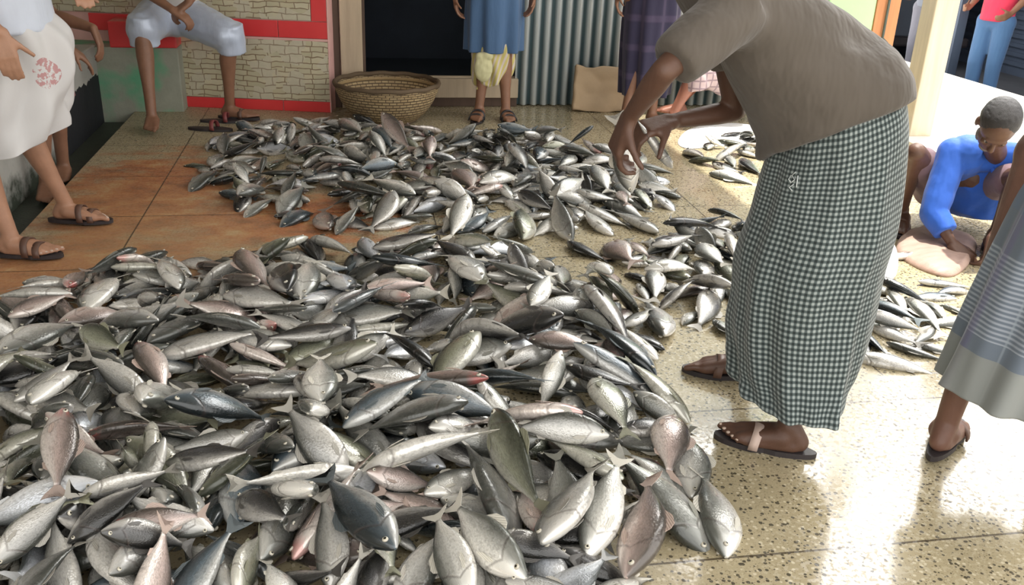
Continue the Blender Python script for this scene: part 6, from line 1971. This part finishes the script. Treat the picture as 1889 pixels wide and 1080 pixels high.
# which fish show, and how large: rays from the camera
vs, ps, own = [], [], []
for i, f in enumerate(inst):
    me = MESH[f['kd'], f['bi']]['body']; o_ = len(vs); vs += [f['M'] @ v.co for v in me.vertices]
    for p in me.polygons: ps.append([o_+v for v in p.vertices]); own.append(i)
bvh = BVHTree.FromPolygons(vs, ps)
for py in range(200, 1080, 4):
    for px in range(0, 1889, 4):
        d = RW @ V(((px-CX)/F, -(py-CY)/F, -1))
        r = bvh.ray_cast(V((0, 0, H)), d)
        if r[0] is not None: inst[own[r[2]]]['hits'] += 1; inst[own[r[2]]].setdefault('px', []).append((px, py))
order = sorted(range(len(inst)), key=lambda i: -inst[i]['hits']); keep = set(i for i in order[:300] if inst[i]['hits'] > 0)
TN = dict(W='bright white-bellied', L='light silver', G='grey', O='olive grey', D='dark charcoal', P='pinkish silver', B='dark blue-grey', S='shiny scaled silver')
PN = dict(n='nearest heap', s='second heap near the door', t='small heap left of the bending man', b='little heap behind the bending man', r='row of slender fish right of the checked sarong')
GR = dict(n='fish in the nearest heap', s='fish in the second heap', t='fish in the small heap by the bending man', b='fish behind the bending man', r='slender fish right of the bending man')
def where(f):
    xs = [p[0] for p in f['px']]; ys = [p[1] for p in f['px']]; x = sum(xs)/len(xs); y = sum(ys)/len(ys); d = f['M'].to_3x3() @ V((1, 0, 0))
    # direction of the head in the picture
    c0 = f['M'].translation; 
    def pj(p): q = RW.transposed() @ (p-V((0, 0, H))); return V((CX+F*q.x/-q.z, CY-F*q.y/-q.z))
    h_ = pj(c0+d*.4)-pj(c0); an = math.degrees(math.atan2(-h_.y, h_.x)) % 360
    hd_ = ['right', 'up and right', 'up', 'up and left', 'left', 'down and left', 'down', 'down and right'][int((an+22.5)//45) % 8]
    if f['pile'] == 'n':
        row = 'rear' if y < 600 else 'middle' if y < 780 else 'front'; cl = 'left end' if x < 300 else 'left half' if x < 600 else 'right half' if x < 950 else 'right end'
    elif f['pile'] == 's':
        row = 'rear' if y < 290 else 'middle' if y < 350 else 'front'; cl = 'left side' if x < 650 else 'centre' if x < 950 else 'right side'
    else: row = cl = ''
    return row, cl, hd_
SIZEW = dict(s='slim', n='', d='plump')
def label(f):
    row, cl, hd_ = where(f); a = ' '.join(x for x in (SIZEW[f['kd']], TN[f['tone']], 'fish') if x)
    if f['pile'] == 'n': return '%s, head %s, %s row of nearest heap, %s' % (a, hd_, row, cl)
    if f['pile'] == 's': return '%s, head %s, %s row of second heap, %s' % (a, hd_, row, cl)
    return '%s, head %s, %s' % (a, hd_, {'t': 'in small heap left of checked sarong', 'b': 'in little heap behind bending man', 'r': 'in row right of checked sarong'}[f['pile']])
rest = bmesh.new(); rest.loops.layers.uv.new('UVMap'); cl_ = []
for i, f in enumerate(inst):
    ent = MESH[f['kd'], f['bi']]
    if i in keep:
        if f['hits'] >= 45:
            root = bpy.data.objects.new('fish', None); C.objects.link(root); root.matrix_world = f['M']; root.empty_display_size = .2
            for nm in ('body', 'tail_fin', 'dorsal_fin', 'anal_fin', 'pectoral_fin', 'pectoral_fin_b', 'eye', 'eye_b'):
                o = bpy.data.objects.new(nm.replace('_b', ''), ent[nm]); C.objects.link(o); o.parent = root; o.color = f['col']
        else:
            root = bpy.data.objects.new('fish', ent['whole']); C.objects.link(root); root.matrix_world = f['M']; root.color = f['col']
        tag(root, label(f), 'fish', GR[f['pile']])
    else:
        f['rest'] = 1
# the rest of the heap: hardly seen fish between and under the others
me = bpy.data.meshes.new('fish_heap'); rb = bmesh.new(); rb.loops.layers.uv.new('UVMap'); cly = rb.loops.layers.float_color.new('tone')
for f in inst:
    if 'rest' not in f: continue
    n0 = len(rb.faces); n1 = len(rb.verts); rb.from_mesh(MESH[f['kd'], f['bi']]['whole']); rb.faces.ensure_lookup_table(); rb.verts.ensure_lookup_table()
    for v in rb.verts[n1:]: v.co = f['M'] @ v.co
    for fc in rb.faces[n0:]:
        for lp in fc.loops: lp[cly] = f['col']
rb.to_mesh(me); rb.free()
def attr_version(mat, name):                   # same skin, its tint read from the mesh instead of the object
    m2 = mat.copy(); m2.name = name; t = m2.node_tree
    for n in [n for n in t.nodes if n.type == 'OBJECT_INFO']:
        a = t.nodes.new('ShaderNodeAttribute'); a.attribute_name = 'tone'
        for l in list(n.outputs['Color'].links): t.links.new(a.outputs['Color'], l.to_socket)
        for l in list(n.outputs['Alpha'].links): t.links.new(a.outputs['Alpha'], l.to_socket)
    return m2
for x in (attr_version(M_FISH, 'fish_skin_heap'), attr_version(M_FIN, 'fish_fin_heap'), M_EYE): me.materials.append(x)
me.polygons.foreach_set('use_smooth', [True]*len(me.polygons))
o = link(bpy.data.objects.new('fish_heap', me)); tag(o, 'smaller half-buried fish filling the heaps between the larger ones', 'fish', None, 'stuff')
# fish the bending man is holding
def loose_fish(c, head_to, backv, L, tone, kd, label_, bi=0):
    x = (V(head_to)-V(c)).normalized(); z = (V(backv)-x*V(backv).dot(x)).normalized(); y = z.cross(x)
    root = bpy.data.objects.new('fish', None); C.objects.link(root)
    root.matrix_world = Matrix.LocRotScale(V(c), Matrix((x, y, z)).transposed().to_quaternion(), V((L, L, L)))
    for nm in ('body', 'tail_fin', 'dorsal_fin', 'anal_fin', 'pectoral_fin', 'pectoral_fin_b', 'eye', 'eye_b'):
        o = bpy.data.objects.new(nm.replace('_b', ''), MESH[kd, bi][nm]); C.objects.link(o); o.parent = root; o.color = (*TONE[tone], 1)
    tag(root, label_, 'fish')
loose_fish(aty(1150, 285, 2.27), aty(1160, 330, 2.27), V((-1, 0, 0)), .22, 'L', 'n', 'silver fish hanging from the bending man\'s near hand')
loose_fish(aty(1205, 262, 2.42), aty(1222, 285, 2.42), V((-.2, .8, .5)), .20, 'D', 'n', 'dark fish held in the bending man\'s far hand')
